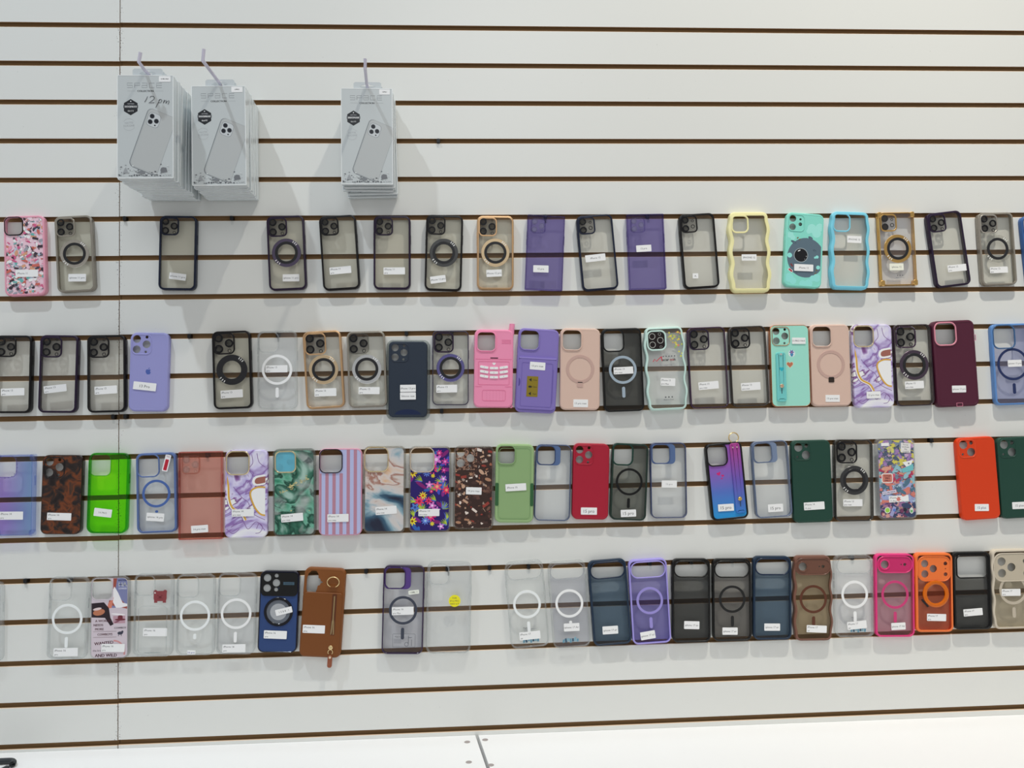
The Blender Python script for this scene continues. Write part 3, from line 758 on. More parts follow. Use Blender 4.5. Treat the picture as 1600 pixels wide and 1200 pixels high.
def deco_keypad(**e):
    w, h, D = e['w'], e['h'], e['DP']; pk = P(228, 138, 170); pd = P(204, 106, 142)
    b = MB(); b.plate(rr(.5, h*.44, w*.80, h*.30, 3)[0], [rr(.5, h*.44, w*.80-1.2, h*.30-1.2, 2.6)[0]], D-.05, D+.3); b.plate(rr(1, h*.155, w*.60, h*.14, 4)[0], [rr(1, h*.155, w*.60-1.2, h*.14-1.2, 3.5)[0]], D-.05, D+.3)
    b.box(-w*.47, w*.47, h*.615, h*.62, D-.05, D+.25); b.box(-w*.47, -w*.3, h*.265, h*.27, D-.05, D+.25); b.box(w*.3, w*.47, h*.265, h*.27, D-.05, D+.25)
    for k in range(3): b.box(w*.20, w*.44, h*(.86-.02*k), h*(.866-.02*k), D-.05, D+.25)
    for i in range(6):
        for j in range(5): b.plate(circ(-w*.17+i*w*.083, h*(.10+j*.026), .55, 8), [], D-.05, D+.2)
    b.build('moulded_lines', pd, e['root'], smooth=False)
    wt = P(236, 236, 240); n = 1
    for j in range(3):
        for i in range(3):
            cu, cv = (-w*.25, 0, w*.25)[i]+.8, h*(.515-.058*j) - (1.6 if i == 1 else 0)
            b = MB(); a = R((-9, 0, 9)[i]); pq = rr(0, 0, w*.215, h*.032, 1.6, 4)[0]
            b.plate([(cu+x*math.cos(a)-y*math.sin(a), cv+x*math.sin(a)+y*math.cos(a)) for x, y in pq], [], D-.1, D+1.3); k = b.build('keypad_button', wt, e['root'], smooth=False)
            A = Art([(-99, 0, 99, 400)], D+1.35); A.text(str(n), cu, cv, 2.8, INKG); A.build('lettering', k); n += 1
    A = Art([(-99, 0, 99, 400)], D+.05); A.heart(.8, h*.56, 3.2, C(238, 238, 240)); A.build('printed_heart', e['root'])
    A = Art([(-99, 0, 99, 400)], D+.05); A.rect(1, h*.633, 15, 2.2, C(60, 25, 40)); A.build('printed_nameplate', e['root'])
    b = MB(); b.tube([(w*.455, h-9, 6), (w*.455, h-2, 6), (w*.46, h+4, 6), (w*.468, h+9, 6), (w*.47, h+12, 6)], 5.2, 12); b.build('antenna', pk, e['root'])
    b = MB(); 
    b.loft([(circ(w*.46, 3, 3.4, 16), 3), (circ(w*.46, 3, 3.4, 16), 7), (circ(w*.46, 3, 1.5, 16), 7), (circ(w*.46, 3, 1.5, 16), 3)]); b.build('strap_loop', pk, e['root'])

def deco_card_wallet(**e):
    w, h, D = e['w'], e['h'], e['DP']; m1 = P(122, 108, 172); m2 = P(104, 90, 158)
    b = MB(); b.plate(rr(0, h*.34, w*.94, h*.60, 7)[0], [], D-.3, D+2.6); wb = b.build('card_pocket', m1, e['root'], smooth=False)
    b = MB(); b.box(-w*.45, w*.45, h*.638, h*.655, D-.1, D+3.1); b.build('pocket_rim', P(140, 126, 192), e['root'], smooth=False)
    b = MB(); q = rr(0, h*.33, w*.76, h*.52, 3); b.plate(q[0], [inset(q, .7)], D+2.5, D+2.85); b.box(w*.385, w*.40, h*.12, h*.52, D+2.5, D+2.9); b.build('pocket_seam', m2, wb, smooth=False)
    b = MB(); b.plate([(-w*.44+3.4*math.cos(t/12*math.pi-math.pi/2), h*.355+8*math.sin(t/12*math.pi-math.pi/2)) for t in range(13)], [], D+2.5, D+2.75); b.build('thumb_notch', P(84, 72, 138), wb, smooth=False)
    cx, cy = e['loc'](831.5, 604)
    b = MB(); q = rr(cx, cy, 22, 40, .6, 2)[0]; b.plate(q, [], D+2.5, D+2.8); st = b.build('guide_sticker', mat('olive_foil', C(140, 122, 48), .3, .3), e['root'], smooth=False)
    A = Art([(-99, 0, 99, 400)], D+2.85)
    for k, t in enumerate(('Close', 'Open', 'Open')):
        y = cy+13-k*13.5
        if k == 1: A.poly([(cx-8, y), (cx-5, y+3), (cx-5, y+1.2), (cx-3.5, y+1.2), (cx-3.5, y+3), (cx-.5, y), (cx-3.5, y-3), (cx-3.5, y-1.2), (cx-5, y-1.2), (cx-5, y-3)][::-1], BLACK)
        else: A.poly([(cx-7, y), (cx-2, y-3.4), (cx-2, y+3.4)], BLACK)
        A.text(t, cx+5, y, 3.6, BLACK, 0, fit=9)
    A.build('lettering', st)

def strap(e, u0, v0, v1, wd_, col, stud, slot_v, nm='finger_strap', stud_top=True):
    D = e['DP']; b = MB(); q = rr(u0, (v0+v1)/2, wd_, v1-v0, wd_*.25)
    b.loft([(inset(q, 0), D), (inset(q, 0), D+2.2), (inset(q, .5), D+2.7), (inset(q, wd_*.3), D+2.8)], False); b.fill([inset(q, wd_*.3)], D+2.8); so = b.build(nm, col, e['root'])
    b = MB(); b.loft([(circ(u0, slot_v, 3.8, 20), D+2.7), (circ(u0, slot_v, 3.8, 20), D+4.6), (circ(u0, slot_v, 3.1, 20), D+5.4)], False); b.fill([circ(u0, slot_v, 3.1, 20)], D+5.4); b.build('stud', stud, so)
    b = MB(); b.plate(rr(u0, slot_v-10, 1.6, 11, .8)[0], [], D+2.75, D+2.95); b.build('strap_slot', mat('slot_dark', (0.03, 0.06, 0.07), .5), so, smooth=False)
    if stud_top:
        b = MB(); b.loft([(circ(u0, v1-4, 2.3, 16), D+2.7), (circ(u0, v1-4, 2.0, 16), D+4)], False); b.fill([circ(u0, v1-4, 2.0, 16)], D+4); b.build('rivet', ME(225, 222, 215), so)
    return so
def deco_teal_strap(**e):
    w, h = e['w'], e['h']; so = strap(e, -w*.25, h*.065, h*.665, w*.245, P(110, 190, 188), ME(228, 190, 160), h*.255)
    A = Art([(-99, 0, 99, 400)], e['DP']+2.86); A.heart(-w*.24, h*.46, 4.8, C(40, 165, 180)); A.build('printed_heart', so)
    A = Art([(-99, 0, 99, 400)], e['DP'])
    A.heart(-w*.01, h*.515, 7.2, C(235, 190, 160)); A.heart(-w*.01, h*.515, 6.2, C(178, 110, 84))
    # small flower charm sticker
    u, v = w*.045, h*.65
    A.circle(u, v, 7, C(205, 215, 215)); A.flower(u, v+2.5, 5.2, 6, C(60, 90, 160), C(190, 110, 120)); A.poly([(u-3.5, v-1), (u+3.5, v-1), (u+1.5, v-6), (u-1.5, v-6)][::-1], C(60, 130, 170))
    A.build('printed_stickers', e['root'])
def deco_strap_case(**e):
    w, h = e['w'], e['h']
    so = strap(e, w*.29, h*.075, h*.985, w*.26, GRAD_STRAP, ME(235, 190, 110), h*.26, stud_top=False)
    b = MB()
    for du in (-4.2, 4.2): b.loft([(circ(w*.29+du, h*.93, 1.9, 14), e['DP']+2.7), (circ(w*.29+du, h*.93, 1.6, 14), e['DP']+4)], False); b.fill([circ(w*.29+du, h*.93, 1.6, 14)], e['DP']+4)
    b.build('rivet', ME(240, 190, 200), so)
    A = artist(e); 
    A.heart(-w*.20, h*.605, 4.2, C(190, 40, 110), 20); A.heart(-w*.10, h*.575, 2.8, C(190, 40, 110), -10); A.heart(-w*.13, h*.54, 1.8, C(190, 40, 110))
    A.build('printed_hearts', e['root'])
    b = MB(); n = 26; pts = [(w*.29+9.6*math.cos(R(-62+304*k/n-0)+0), h+9.0+9.6*math.sin(R(-62+304*k/n))) for k in range(n+1)]
    pts = [(w*.29+9.6*math.sin(R(-152+304*k/n)), h+8.5+9.6*math.cos(R(-152+304*k/n)), 12) for k in range(n+1)]
    b.tube(pts, 1.15, 8); b.build('split_ring', ME(226, 196, 140, .2), e['root'])

def deco_zip_wallet(**e):
    w, h, D = e['w'], e['h'], e['DP']; br = P(112, 66, 32, .5); dk = P(84, 46, 20, .55); gold = ME(226, 200, 150, .2)
    b = MB(); q = rr(0, h*.375, w*.93, h*.71, 6); b.loft([(inset(q, 0), D-.2), (inset(q, 0), D+2.2), (inset(q, .8), D+3.0)], False); b.fill([inset(q, .8)], D+3.0); pk = b.build('card_pocket', br, e['root'])
    b = MB(); 
    b.plate(rr(w*.275, h*.49, w*.11, h*.46, 2)[0], [], D+2.9, D+3.2); b.build('zip_tape', dk, pk, smooth=False)
    b = MB(); n = 56
    for k in range(n):
        v = h*.27+h*.43*k/n; o_ = .9 if k % 2 else -.9; sp = (1-k/n)**2*w*.03
        for sg in ((-1, 1) if k < n*.35 else (o_,)): b.box(w*.275+sg*(sp if k < n*.35 else 0)+o_*.5-1.0, w*.275+sg*(sp if k < n*.35 else 0)+o_*.5+1.0, v, v+.7, D+3.1, D+3.9)
    b.build('zip_teeth', gold, pk, smooth=False)
    b = MB(); b.loft([(circ(w*.262, h*.125, 3.9, 18), D+3), (circ(w*.262, h*.125, 3.9, 18), D+5), (circ(w*.262, h*.125, 3, 18), D+5.6)], False); b.fill([circ(w*.262, h*.125, 3, 18)], D+5.6); zs = b.build('zip_slider', gold, e['root'])
    b = MB(); b.tube([(w*.262+4.4*math.sin(R(-140+280*k/14)), h*.075+4.6*math.cos(R(-140+280*k/14)), D+4.6) for k in range(15)], .7, 8); b.build('slider_ring', gold, zs)
    b = MB(); q = rr(w*.262, -5.5, 8.6, 23, 3.8); b.loft([(inset(q, 0), D+2.2), (inset(q, 0), D+4.2), (inset(q, .6), D+4.8)], False); b.fill([inset(q, .6)], D+4.8); b.fill([inset(q, 0)], D+2.2, True); zp = b.build('zip_pull', P(134, 78, 56, .5), zs)
    b = MB(); b.loft([(circ(w*.262, 2.4, 2.6, 16), D+4.6), (circ(w*.262, 2.4, 2.2, 16), D+5.6)], False); b.fill([circ(w*.262, 2.4, 2.2, 16)], D+5.6); b.build('pull_rivet', ME(235, 205, 175), zs)
    b = MB(); n = 26; b.tube([(w*.215+11.3*math.sin(R(-155+310*k/n)), h*.852+9.6*math.cos(R(-155+310*k/n)), D+2.2) for k in range(n+1)], 1.0, 8); b.build('finger_ring', gold, e['root'])
    b = MB(); q = rr(w*.215, h*.80, 15, 4, 1); b.plate(q[0], [], D-.1, D+3); b.build('ring_mount', br, e['root'], smooth=False)

def deco_mirror_ring(**e):
    w, h, D = e['w'], e['h'], e['DP']; cv = h*.50
    # black camera plate right across the top
    b = MB(); q = rr(0, h-w*.335, w*.93, w*.60, 8); ho = []
    for a_, b2, r_ in [(-.31, .16, .098), (-.31, -.10, .098), (-.08, .035, .098), (-.08, .22, .052), (-.08, -.135, .052), (-.015, -.095, .018)]: ho.append(circ(a_*w, h-w*.335+b2*w, r_*w, 18))
    b.plate(q[0], ho, D-.2, D+1.4); pl = b.build('camera_plate', G(20, 20, 22), e['root'], smooth=False)
    A = Art([(-99, 0, 99, 400)], D+1.45); A.rect(w*.24, h-w*.31, w*.28, w*.075, C(62, 84, 98)); A.text('FASHION', w*.24, h-w*.31, 3.6, C(25, 32, 38), fit=14); A.build('lettering', pl)
    b = MB()
    for c in ho[:5]:
        cu, cv0 = sum(p[0] for p in c)/len(c), sum(p[1] for p in c)/len(c); r_ = math.dist(c[0], (cu, cv0))
        b.plate(circ(cu, cv0, r_*.97, 18), [], D-.1, D+.5)
    b.build('lens_cover', P(150, 152, 152, .3), pl, smooth=False)
    b = MB(); annulus(b, 0, cv, w*.37, w*.30, D-.1, D+1.4, 44, .5); mr = b.build('magnet_ring', G(16, 20, 32), e['root'])
    b = MB(); annulus(b, 0, cv, w*.305, w*.21, D-.1, D+.6, 44, .2); b.build('inner_ring', P(95, 100, 108, .3), mr)
    b = MB(); b.plate(circ(0, cv, w*.215, 32), [], D-.1, D+.5); b.build('ring_mirror', ME(200, 204, 208, .12), mr, smooth=False)

def deco_pull_tab(**e):
    u, v = e['loc'](260, 723.5); D = e['DP']; a = R(-15)
    def q(w_, h_, dv=0): return [(u+x*math.cos(a)-(y+dv)*math.sin(a), v+x*math.sin(a)+(y+dv)*math.cos(a)) for x, y in rr(0, 0, w_, h_, 1.2, 3)[0]]
    b = MB(); b.plate(q(10.5, 32), [], D, D+.3); t = b.build('film_pull_tab', P(226, 222, 226), e['root'], smooth=False)
    b = MB(); b.plate(q(6.5, 21, -3.5), [], D+.3, D+.4); b.build('red_mark', P(176, 42, 58), t, smooth=False)
    A = Art([(-99, 0, 99, 400)], D+.45); 
    A.text('TEAR', u+12*math.sin(-a), v+12, 2.8, C(120, 60, 80), -15, fit=7); A.build('lettering', t)
def deco_tray(**e):
    w, h = e['w'], e['h']; b = MB(); q = rr(0, h/2-.5, w+11, h+9, 13)
    b.loft([(inset(q, 0), 0.2), (inset(q, 0), 1.0), (inset(q, 1.5), 5.0), (inset(q, 3.2), 7.5), (inset(q, 4.6), 7.8), (inset(q, 5.1), 7.0), (inset(q, 4.9), .4)], True)
    b.build('clear_tray', T(205, 211, 210, .7, (178, 184, 182), .1), e['root'])
    A = artist(e); c1, c2 = C(34, 44, 62), C(26, 38, 68)
    for k in range(5): 
        v0 = h*(.63-.035*k); s = w*(.10+.06*k); A.stroke([(s*math.cos(R(t)), v0+.35*s*math.sin(R(t))) for t in range(180, 361, 15)], .5, c1)
    for k in range(5): 
        v0 = h*(.42-.018*k); s = w*(.40-.035*k); A.stroke([(-s, v0-5), (-s*.9, v0), (s*.9, v0), (s, v0-5)], .4, c1)
    A.poly([(w*.34*math.cos(R(t)), h*.035+h*.07*math.sin(R(t))) for t in range(0, 181, 12)], c2)
    A.build('printed_lining', e['root'])
def deco_grips(**e):
    w, h, D = e['w'], e['h'], e['D']; dk = P(52, 92, 58)
    for s_ in (-1, 1):
        b = MB(); b.plate(rr(s_*w*.455, h*.36, w*.085, h*.29, 2.4)[0], [], 2, D+.45); b.build('side_grip', dk, e['root'], smooth=False)
    b = MB(); q = rr(0, h*.5, w*.83, h*.90, 8); b.plate(q[0], [inset(q, .9)], e['DP']-.05, e['DP']+.3); 
    b.build('moulded_lines', P(118, 148, 102), e['root'], smooth=False)
def deco_ports(**e):
    w, h, D = e['w'], e['h'], e['D']; pk = P(196, 120, 140)
    b = MB(); q = rr(w*.02, 4.2, 13, 7.5, 1); b.plate(q[0], [inset(q, .9)], D-.6, D+.2); b.build('port_cover', pk, e['root'], smooth=False)
    b = MB(); q = rr(w*.5-.6, h*.79, 5, 13, 1.8); b.plate(q[0], [inset(q, 1)], D-2.5, D-.6); b.build('switch_cover', P(206, 150, 170), e['root'], smooth=False)
def deco_bear(**e):
    w, h = e['w'], e['h']; u, v = e['loc'](250, 931.5)
    A = Art([(-99, 0, 99, 400)], e['DP']); c = C(132, 62, 66); d = C(96, 36, 42)
    A.circle(u-9, v+8, 3.6, c); A.circle(u+9, v+8, 3.6, c); A.poly(rr(u, v, 24, 19, 5)[0], c); A.rect(u-8, v-10, 6, 5, c); A.rect(u+8, v-10, 6, 5, c)
    A.circle(u-4, v+1, 1, d); A.circle(u+3, v+1, 1, d); A.ell(u, v-2, 3, 1.8, d); A.stroke([(u-5, v-4), (u-1, v-5.5), (u+5, v-4)], .6, d); A.circle(u-9.5, v+6, 1.4, C(225, 215, 215))
    A.build('printed_bear', e['root'])
    A = Art([(-99, 0, 99, 400)], e['DP']); A.text('MAGSAFE 16 PRO', 0, h*.05, 3.6, C(110, 125, 120), fit=w*.6); A.build('printed_lettering', e['root'])
    b = MB(); D = e['DP']; q = rr(0, h*.33, w*.72, h*.56, 7); b.loft([(inset(q, -1), D-.1), (inset(q, -.6), D+1.5), (inset(q, .4), D+1.5), (inset(q, .8), D-.1)], True)
    b.build('card_slot_rim', CLEAR_RIM, e['root'])
def deco_small_print(px, py, blue=True):
    def f(**e):
        u, v = e['loc'](px, py); A = Art([(-99, 0, 99, 400)], e['DP'])
        A.text('MagSafe', u-6, v+15, 3.4, C(60, 66, 76), fit=11); 
        for k in range(3): A.rect(u-5+(k == 0)*6, v+12-k*2.2, 12+(k == 0)*14, .5, C(120, 124, 130))
        if blue:
            for k in range(7): A.rect(u-12+k*4.5, v-10+(k % 3), 3.8, 6+(k % 2)*2, C(*[(96, 140, 160), (60, 90, 110), (120, 160, 175)][k % 3]), (k*37) % 20-10)
        A.build('printed_lettering', e['root'])
    return f
def deco_chart(**e):
    u, v = e['loc'](631, 1001); D = e['DP']; b = MB(); q = rr(u, v, 43, 25, 1.5, 3); b.plate(q[0], [inset(q, .5)], D, D+.15)
    b.plate(circ(u+5, v-7, 4, 16), [circ(u+5, v-7, 3.2, 16)], D, D+.15); b.box(u+8, u+9, v-7, v+9, D, D+.15); b.box(u+14, u+15, v-10, v+2, D, D+.15); b.box(u+8, u+15, v+5, v+6, D, D+.15)
    b.build('printed_diagram', P(96, 98, 106), e['root'], smooth=False)
    A = Art([(-99, 0, 99, 400)], D); A.text('MagSafe', u-12, v+7, 3.2, C(60, 62, 72), fit=12)
    for k in range(5): A.rect(u-12, v+3-k*2, 14, .5, C(110, 112, 120))
    A.build('printed_lettering', e['root'])
    b = MB()
    for k in range(6): b.plate(circ(u-8+k*5.5, v-10+(k*7 % 3), 1.4, 8), [], D+.1, D+.6)
def deco_gold_text(**e):
    w, h = e['w'], e['h']; A = Art([(-99, 0, 99, 400)], e['DP'])
    for k in range(3): A.star(-3+k*5, h*.135, 1.3, .8, 5, C(70, 72, 80))
    A.text('Made in China', 2, h*.105, 3.0, C(110, 110, 118), 0, fit=17); A.build('printed_lettering', e['root'])
def deco_orange_ring(**e):
    w, h, D = e['w'], e['h'], e['DP']; cv = h*.485
    b = MB(); b.loft([(circ(2, cv, .345*w, 44), D), (circ(2, cv, .345*w, 44), D+2.2), (circ(2, cv, .32*w, 44), D+3.0), (circ(2, cv, .27*w, 44), D+3.0), (circ(2, cv, .245*w, 44), D+2.2), (circ(2, cv, .245*w, 44), D)])
    b.build('ring_stand', mat('amber_plastic', C(196, 98, 22), .2), e['root'])
    b = MB(); a = R(-48); c0 = (-.27*w, cv-.235*w)
    b.plate([(c0[0]+x*math.cos(a)-y*math.sin(a), c0[1]+x*math.sin(a)+y*math.cos(a)) for x, y in ((-9, -1.6), (9, -1.6), (9, 1.6), (-9, 1.6))], [], D, D+2.5); b.build('ring_hinge', mat('hinge_black', BLACK, .3), e['root'], smooth=False)
def deco_studs(**e):                # camera rim of the soft clear case: row of little holes
    b = MB(); cu, cv, sw, sh = e['cu'], e['cv'], e['sw'], e['sh']
    for k in range(7):
        t = R(-95+k*18); b.plate(circ(cu+sw*.5*math.cos(t)*1.12, cv+sh*.5*math.sin(t)*1.12, .8, 8), [], e['DP'], e['DP']+.3)
    b.build('rim_studs', P(50, 50, 95), e['root'], smooth=False)
def deco_bumpers(mt):
    def f(**e):
        w, h, D = e['w'], e['h'], e['D']
        for su in (-1, 1):
            for sv in (0, 1):
                b = MB(); q = rr(su*(w/2-3.2), h*sv+(5 if sv == 0 else -5), 8.6, 11.5, 3); b.loft([(inset(q, 0), 1), (inset(q, 0), D-.4), (inset(q, 1), D+.6)], False); b.fill([inset(q, 1)], D+.6); b.build('corner_bumper', mt, e['root'])
    return f
def both(*fs):
    def f(**e):
        for g in fs: g(**e)
    return f

def sticker_bomb(**e):
    A = Art(art_regions(e, False), e['DP'], .0024); w, h = e['w'], e['h']; rn = random.Random(21)
    A.rect(0, h/2, w, h, C(120, 130, 150))
    for k in range(520):
        v = rn.random()*h; f = v/h
        pal = [(60, 70, 100), (200, 150, 140), (150, 110, 150), (110, 60, 90)] if f < .22 else ([(170, 190, 205), (80, 110, 130), (200, 120, 110), (150, 160, 200)] if f < .45 else ([(170, 60, 90), (205, 150, 130), (140, 180, 190), (200, 90, 110)] if f < .66 else [(120, 130, 150), (150, 120, 170), (80, 90, 110), (190, 160, 190), (200, 190, 90)]))
        t = rn.random(); c = C(*rn.choice(pal)); u = rn.uniform(-w/2, w/2); s = rn.uniform(4, 12)
        if t < .3: A.ell(u, v, s, s*.45, c, rn.uniform(0, 180))
        elif t < .5: A.rect(u, v, s*1.5, s*.5, c, rn.uniform(-60, 60))
        elif t < .7: A.stroke([(u+q*s*.4, v+2*math.sin(q*1.3+u)) for q in range(5)], 1, c)
        else: A.star(u, v, s*.6, s*.3, 6, c, rn.random())
    dk = C(60, 55, 65)
    A.rect(-22, h*.925, 16, 6, C(226, 226, 226))
    for k in range(5): A.circle(-13+5.5*math.cos(k*1.26)+k, h*.86+4*math.sin(k*1.26), 3.2, C(196, 194, 110))
    A.circle(-13, h*.86, 3.6, C(180, 165, 130))
    A.rect(20, h*.88, 20, 19, C(214, 212, 210), -4)
    for k, t in enumerate(('Throw', 'kindness', 'like', 'confetti')): A.text(t, 20, h*.88+6-k*4.3, 4.2, dk, -4, fit=16)
    A.poly([(12, h*.70), (34, h*.73), (26, h*.60)][::-1], C(230, 232, 232)); A.star(25, h*.685, 2.4, 1, 5, C(70, 70, 80))
    A.poly([(10, h*.62), (34, h*.68), (34, h*.60), (12, h*.57)][::-1], C(110, 180, 186))
    A.poly(rr(-20, h*.51, 23, 19, 4)[0], C(228, 224, 222)); A.poly(rr(-20, h*.51, 20, 16, 3)[0], C(196, 120, 106))
    for k, t in enumerate(('GOOD', 'VIBES', 'ONLY')): A.text(t, -20, h*.51+4.6-k*4.6, 4.6, C(70, 30, 40), -3, fit=15, bold=.4)
    A.rect(-17, h*.335, 29, 6, C(206, 202, 220), 8); A.text('YOU ARE MAGIC', -17, h*.335, 4, C(50, 60, 90), 8, fit=26, bold=.2)
    A.circle(-22, h*.115, 6, C(210, 215, 205)); A.circle(-22, h*.115, 4.6, C(150, 200, 80), 14); A.rect(-11, h*.10, 7, 20, C(150, 150, 190), -25); A.circle(-8, h*.115, 3, C(90, 120, 190))
    A.circle(14, h*.115, 3.6, C(40, 45, 60)); A.ell(27, h*.105, 4, 6, C(230, 235, 225)); A.ell(27, h*.105, 2.8, 4.6, C(110, 170, 110)); A.circle(27, h*.12, 1.6, C(230, 235, 225))
    A.build('printed_artwork', e['root'])
def pill_plate(m_, kind='pill', **e):
    b = MB(); ho = []
    L_ = [(-.30, 0, .115), (.30, 0, .045), (.19, 0, .02)] if kind == 'pill' else [(-.30, .22, .115), (-.30, -.22, .115), (-.03, 0, .115), (.36, .22, .06), (.36, -.24, .06), (.36, 0, .02)]
    for a_, b2, r_ in L_: ho.append(circ(e['cu']+a_*e['sw'], e['cv']+b2*e['sh'], r_*e['sw'], 18))
    b.plate(inset(e['cpn'], .3), ho, e['DP']-.2, e['DP']+.5); b.build('camera_plate', m_, e['root'], smooth=False)
def grad(name, axis, lo, hi, c1, c2, clear=False, cm_=None):
    mm = bpy.data.materials.new(name); mm.use_nodes = True; nt = mm.node_tree; N = nt.nodes.new; L = nt.links.new
    tc = N('ShaderNodeTexCoord'); sx = N('ShaderNodeSeparateXYZ'); L(tc.outputs['Object'], sx.inputs[0])
    mr = N('ShaderNodeMapRange'); mr.inputs[1].default_value = lo; mr.inputs[2].default_value = hi; L(sx.outputs[axis], mr.inputs[0])
    cr = N('ShaderNodeValToRGB'); L(mr.outputs[0], cr.inputs[0]); e = cr.color_ramp.elements
    f = (lambda c: (*[math.sqrt(lin(x)) for x in c], 1)) if clear else (lambda c: (*C(*c), 1))
    e[0].color = f(c1); e[1].color = f(c2)
    if cm_: x = e.new(.5); x.color = f(cm_)
    if not clear:
        b = nt.nodes['Principled BSDF']; b.inputs['Roughness'].default_value = .4; L(cr.outputs[0], b.inputs['Base Color'])
    else:
        nt.nodes.remove(nt.nodes['Principled BSDF']); out = nt.nodes['Material Output']
        tr = N('ShaderNodeBsdfTransparent'); gl = N('ShaderNodeBsdfGlossy'); gl.inputs[1].default_value = .08; fr = N('ShaderNodeFresnel'); fr.inputs[0].default_value = 1.16; m2 = N('ShaderNodeMixShader')
        L(cr.outputs[0], tr.inputs[0]); m2.inputs[0].default_value = .03; L(tr.outputs[0], m2.inputs[1]); L(gl.outputs[0], m2.inputs[2]); L(m2.outputs[0], out.inputs[0])
    return mm
GRAD_STRAP = grad('gradient_print', 2, 0, .15, (40, 120, 190), (160, 60, 130), cm_=(100, 84, 168))
GRAD_PANEL = grad('gradient_print', 2, 0, .11, (30, 140, 200), (140, 84, 168), cm_=(80, 108, 182))
HOLO = grad('gradient_clear', 0, -.03, .03, (216, 188, 242), (190, 214, 240), True)

# clear plastics
SMOKE = T(238, 234, 220, .12, (190, 184, 166)); SMOKE2 = T(243, 241, 234, .09, (190, 187, 176))
CLEARP = T(249, 250, 250, .10, (205, 210, 212), .05, .5)
CLEAR_RIM = T(226, 230, 231, .40, (244, 247, 247), .04, 1.2)  # whitened haze paints in the bright highlights of clear rims
CLEARD = T(246, 247, 248, .22, (190, 192, 200), .1, .3)
BK = mat('rim_black', (.008, .007, .008), .3, 0, .3); NV = mat('rim_navy', (.008, .013, .035), .3, 0, .3); DP_ = mat('rim_purple', (.02, .009, .032), .3, 0, .35); BKs = P(24, 24, 26, .35)
GRAYC = mat('smoke_rim', C(140, 134, 124), .2, .3); SILV = ME(178, 172, 162, .25); GOLD = ME(196, 160, 122, .35); GOLD2 = ME(196, 158, 96, .3)
def GR(c): return ('metal', c)

# ================================================================== TOP ROW
K = dict
case('top', 37, 337, 39.5, 462, 64, 'pink case crowded with small grey and black doodles, leftmost on the top row', P(214, 150, 168), P(220, 175, 190), ('open', BKs, .41), st=[(42, 427, 33, 11, 0, 'iPhone 11', K(left=True))],
     deco=deco_collage([(226, 200, 210), (200, 90, 130), (70, 66, 80), (235, 235, 235), (150, 150, 160), (100, 170, 165), (190, 100, 90), (225, 150, 170), (60, 50, 60), (180, 190, 205), (205, 150, 120)], (222, 190, 202), 460, 3, (2, 9)))
case('top', 113.5, 337, 119, 456, 59, 'smoky grey-rimmed clear case with silver ring, beside the pink doodle-covered case', GRAYC, SMOKE, ('lens3', GRAYC, .50), ring=('metal', SILV), st=[(120.4, 433.8, 26, 11.5, 0, 'iphone 11 pro')])
case('top', 278.5, 337, 276, 453, 58.5, 'clear case with a navy rim hanging alone under the grey boxes on the top row', NV, SMOKE, ('lens3', NV, .48), st=[(277.4, 432, 25, 10, -8, 'iphone 11 pro')])
case('top', 445, 337, 450, 453, 59, 'smoky clear case with dark purple rim and ring, right of the wide gap on top', DP_, SMOKE, ('lens3', DP_, .50), ring=('metal', ME(92, 84, 102, .35)), st=[(454.6, 434, 25, 11, 0, 'iphone 11 pro')])
case('top', 526.5, 336.5, 534, 452.5, 58, 'tilted black-rimmed smoky clear case between two purple-rimmed cases on the top row', BK, SMOKE, ('lens3', BK, .48), st=[(531.8, 422.2, 33, 11, 5, 'iPhone 11|pro')])
case('top', 612.5, 337, 612.5, 452, 58, 'upright smoky clear case with dark purple rim and no ring, under the third box stack', DP_, SMOKE, ('lens3', DP_, .48), st=[(616, 423.2, 33, 11, 0, 'iPhone 11|pro')])
case('top', 695, 336, 692, 454, 58, 'smoky clear case with black rim and black metallic ring beside the gold-ringed one, top row', BK, SMOKE, ('lens3', GRAYC if 0 else BK, .48), ring=('metal', ME(84, 84, 84, .3)), st=[(684.4, 436.4, 24, 11, 7, 'iPhone 12 pro')])
case('top', 774, 337, 774, 452.5, 57.5, 'smoky clear case with copper-gold rim and gold ring, left of a square purple case', GOLD, SMOKE, ('lens3', GOLD, .50), ring=('metal', ME(200, 176, 142, .35)), st=[(772, 426.8, 24, 11, 2, 'iPhone 12 pro')])
PURT = T(150, 138, 196, .22, (110, 98, 158)); PURR = T(110, 92, 168, .4, (80, 64, 138))
case('top', 854, 336, 849.5, 453.5, 59, 'square-cornered see-through purple case with a low sticker, beside the gold-ringed case', PURR, PURT, ('lens3', T(170, 160, 205, .2, (150, 140, 190)), .40, K(lc=T(200, 195, 220, .3), glass=T(235, 235, 240, .3), m=.09)), r=2.5, ft=2.4, st=[(845.2, 420, 24, 11, -2, '12 pro')], pegs=(852, 5, 'square purple case with the low sticker'))
case('top', 928, 335.6, 939, 453, 57, 'clear case with navy rim, tilted between the two square purple cases', NV, SMOKE2, ('lens2', NV, .46), st=[(930.4, 402.8, 32, 11, 6, 'iPhone 12')])
case('top', 1008, 334, 1013, 452, 58.5, 'square-cornered see-through purple case with a sticker at mid height, between navy and black rims', PURR, PURT, ('lens3', T(170, 160, 205, .2, (150, 140, 190)), .40, K(lc=T(200, 195, 220, .3), glass=T(235, 235, 240, .3), m=.09)), r=2.5, ft=2.4, st=[(1006, 388, 24, 10.5, 3, '12 pro')], pegs=(1012, 5, 'square purple case with the mid-height sticker'))
case('top', 1088, 333.6, 1097.5, 450, 56, 'black-rimmed clear case with a tiny square sticker, left of the cream wavy case', BK, SMOKE2, ('lens2', BK, .46), st=[(1086.8, 431, 9, 8, 0, 'A.')])
CREAM = P(226, 218, 164, .4)
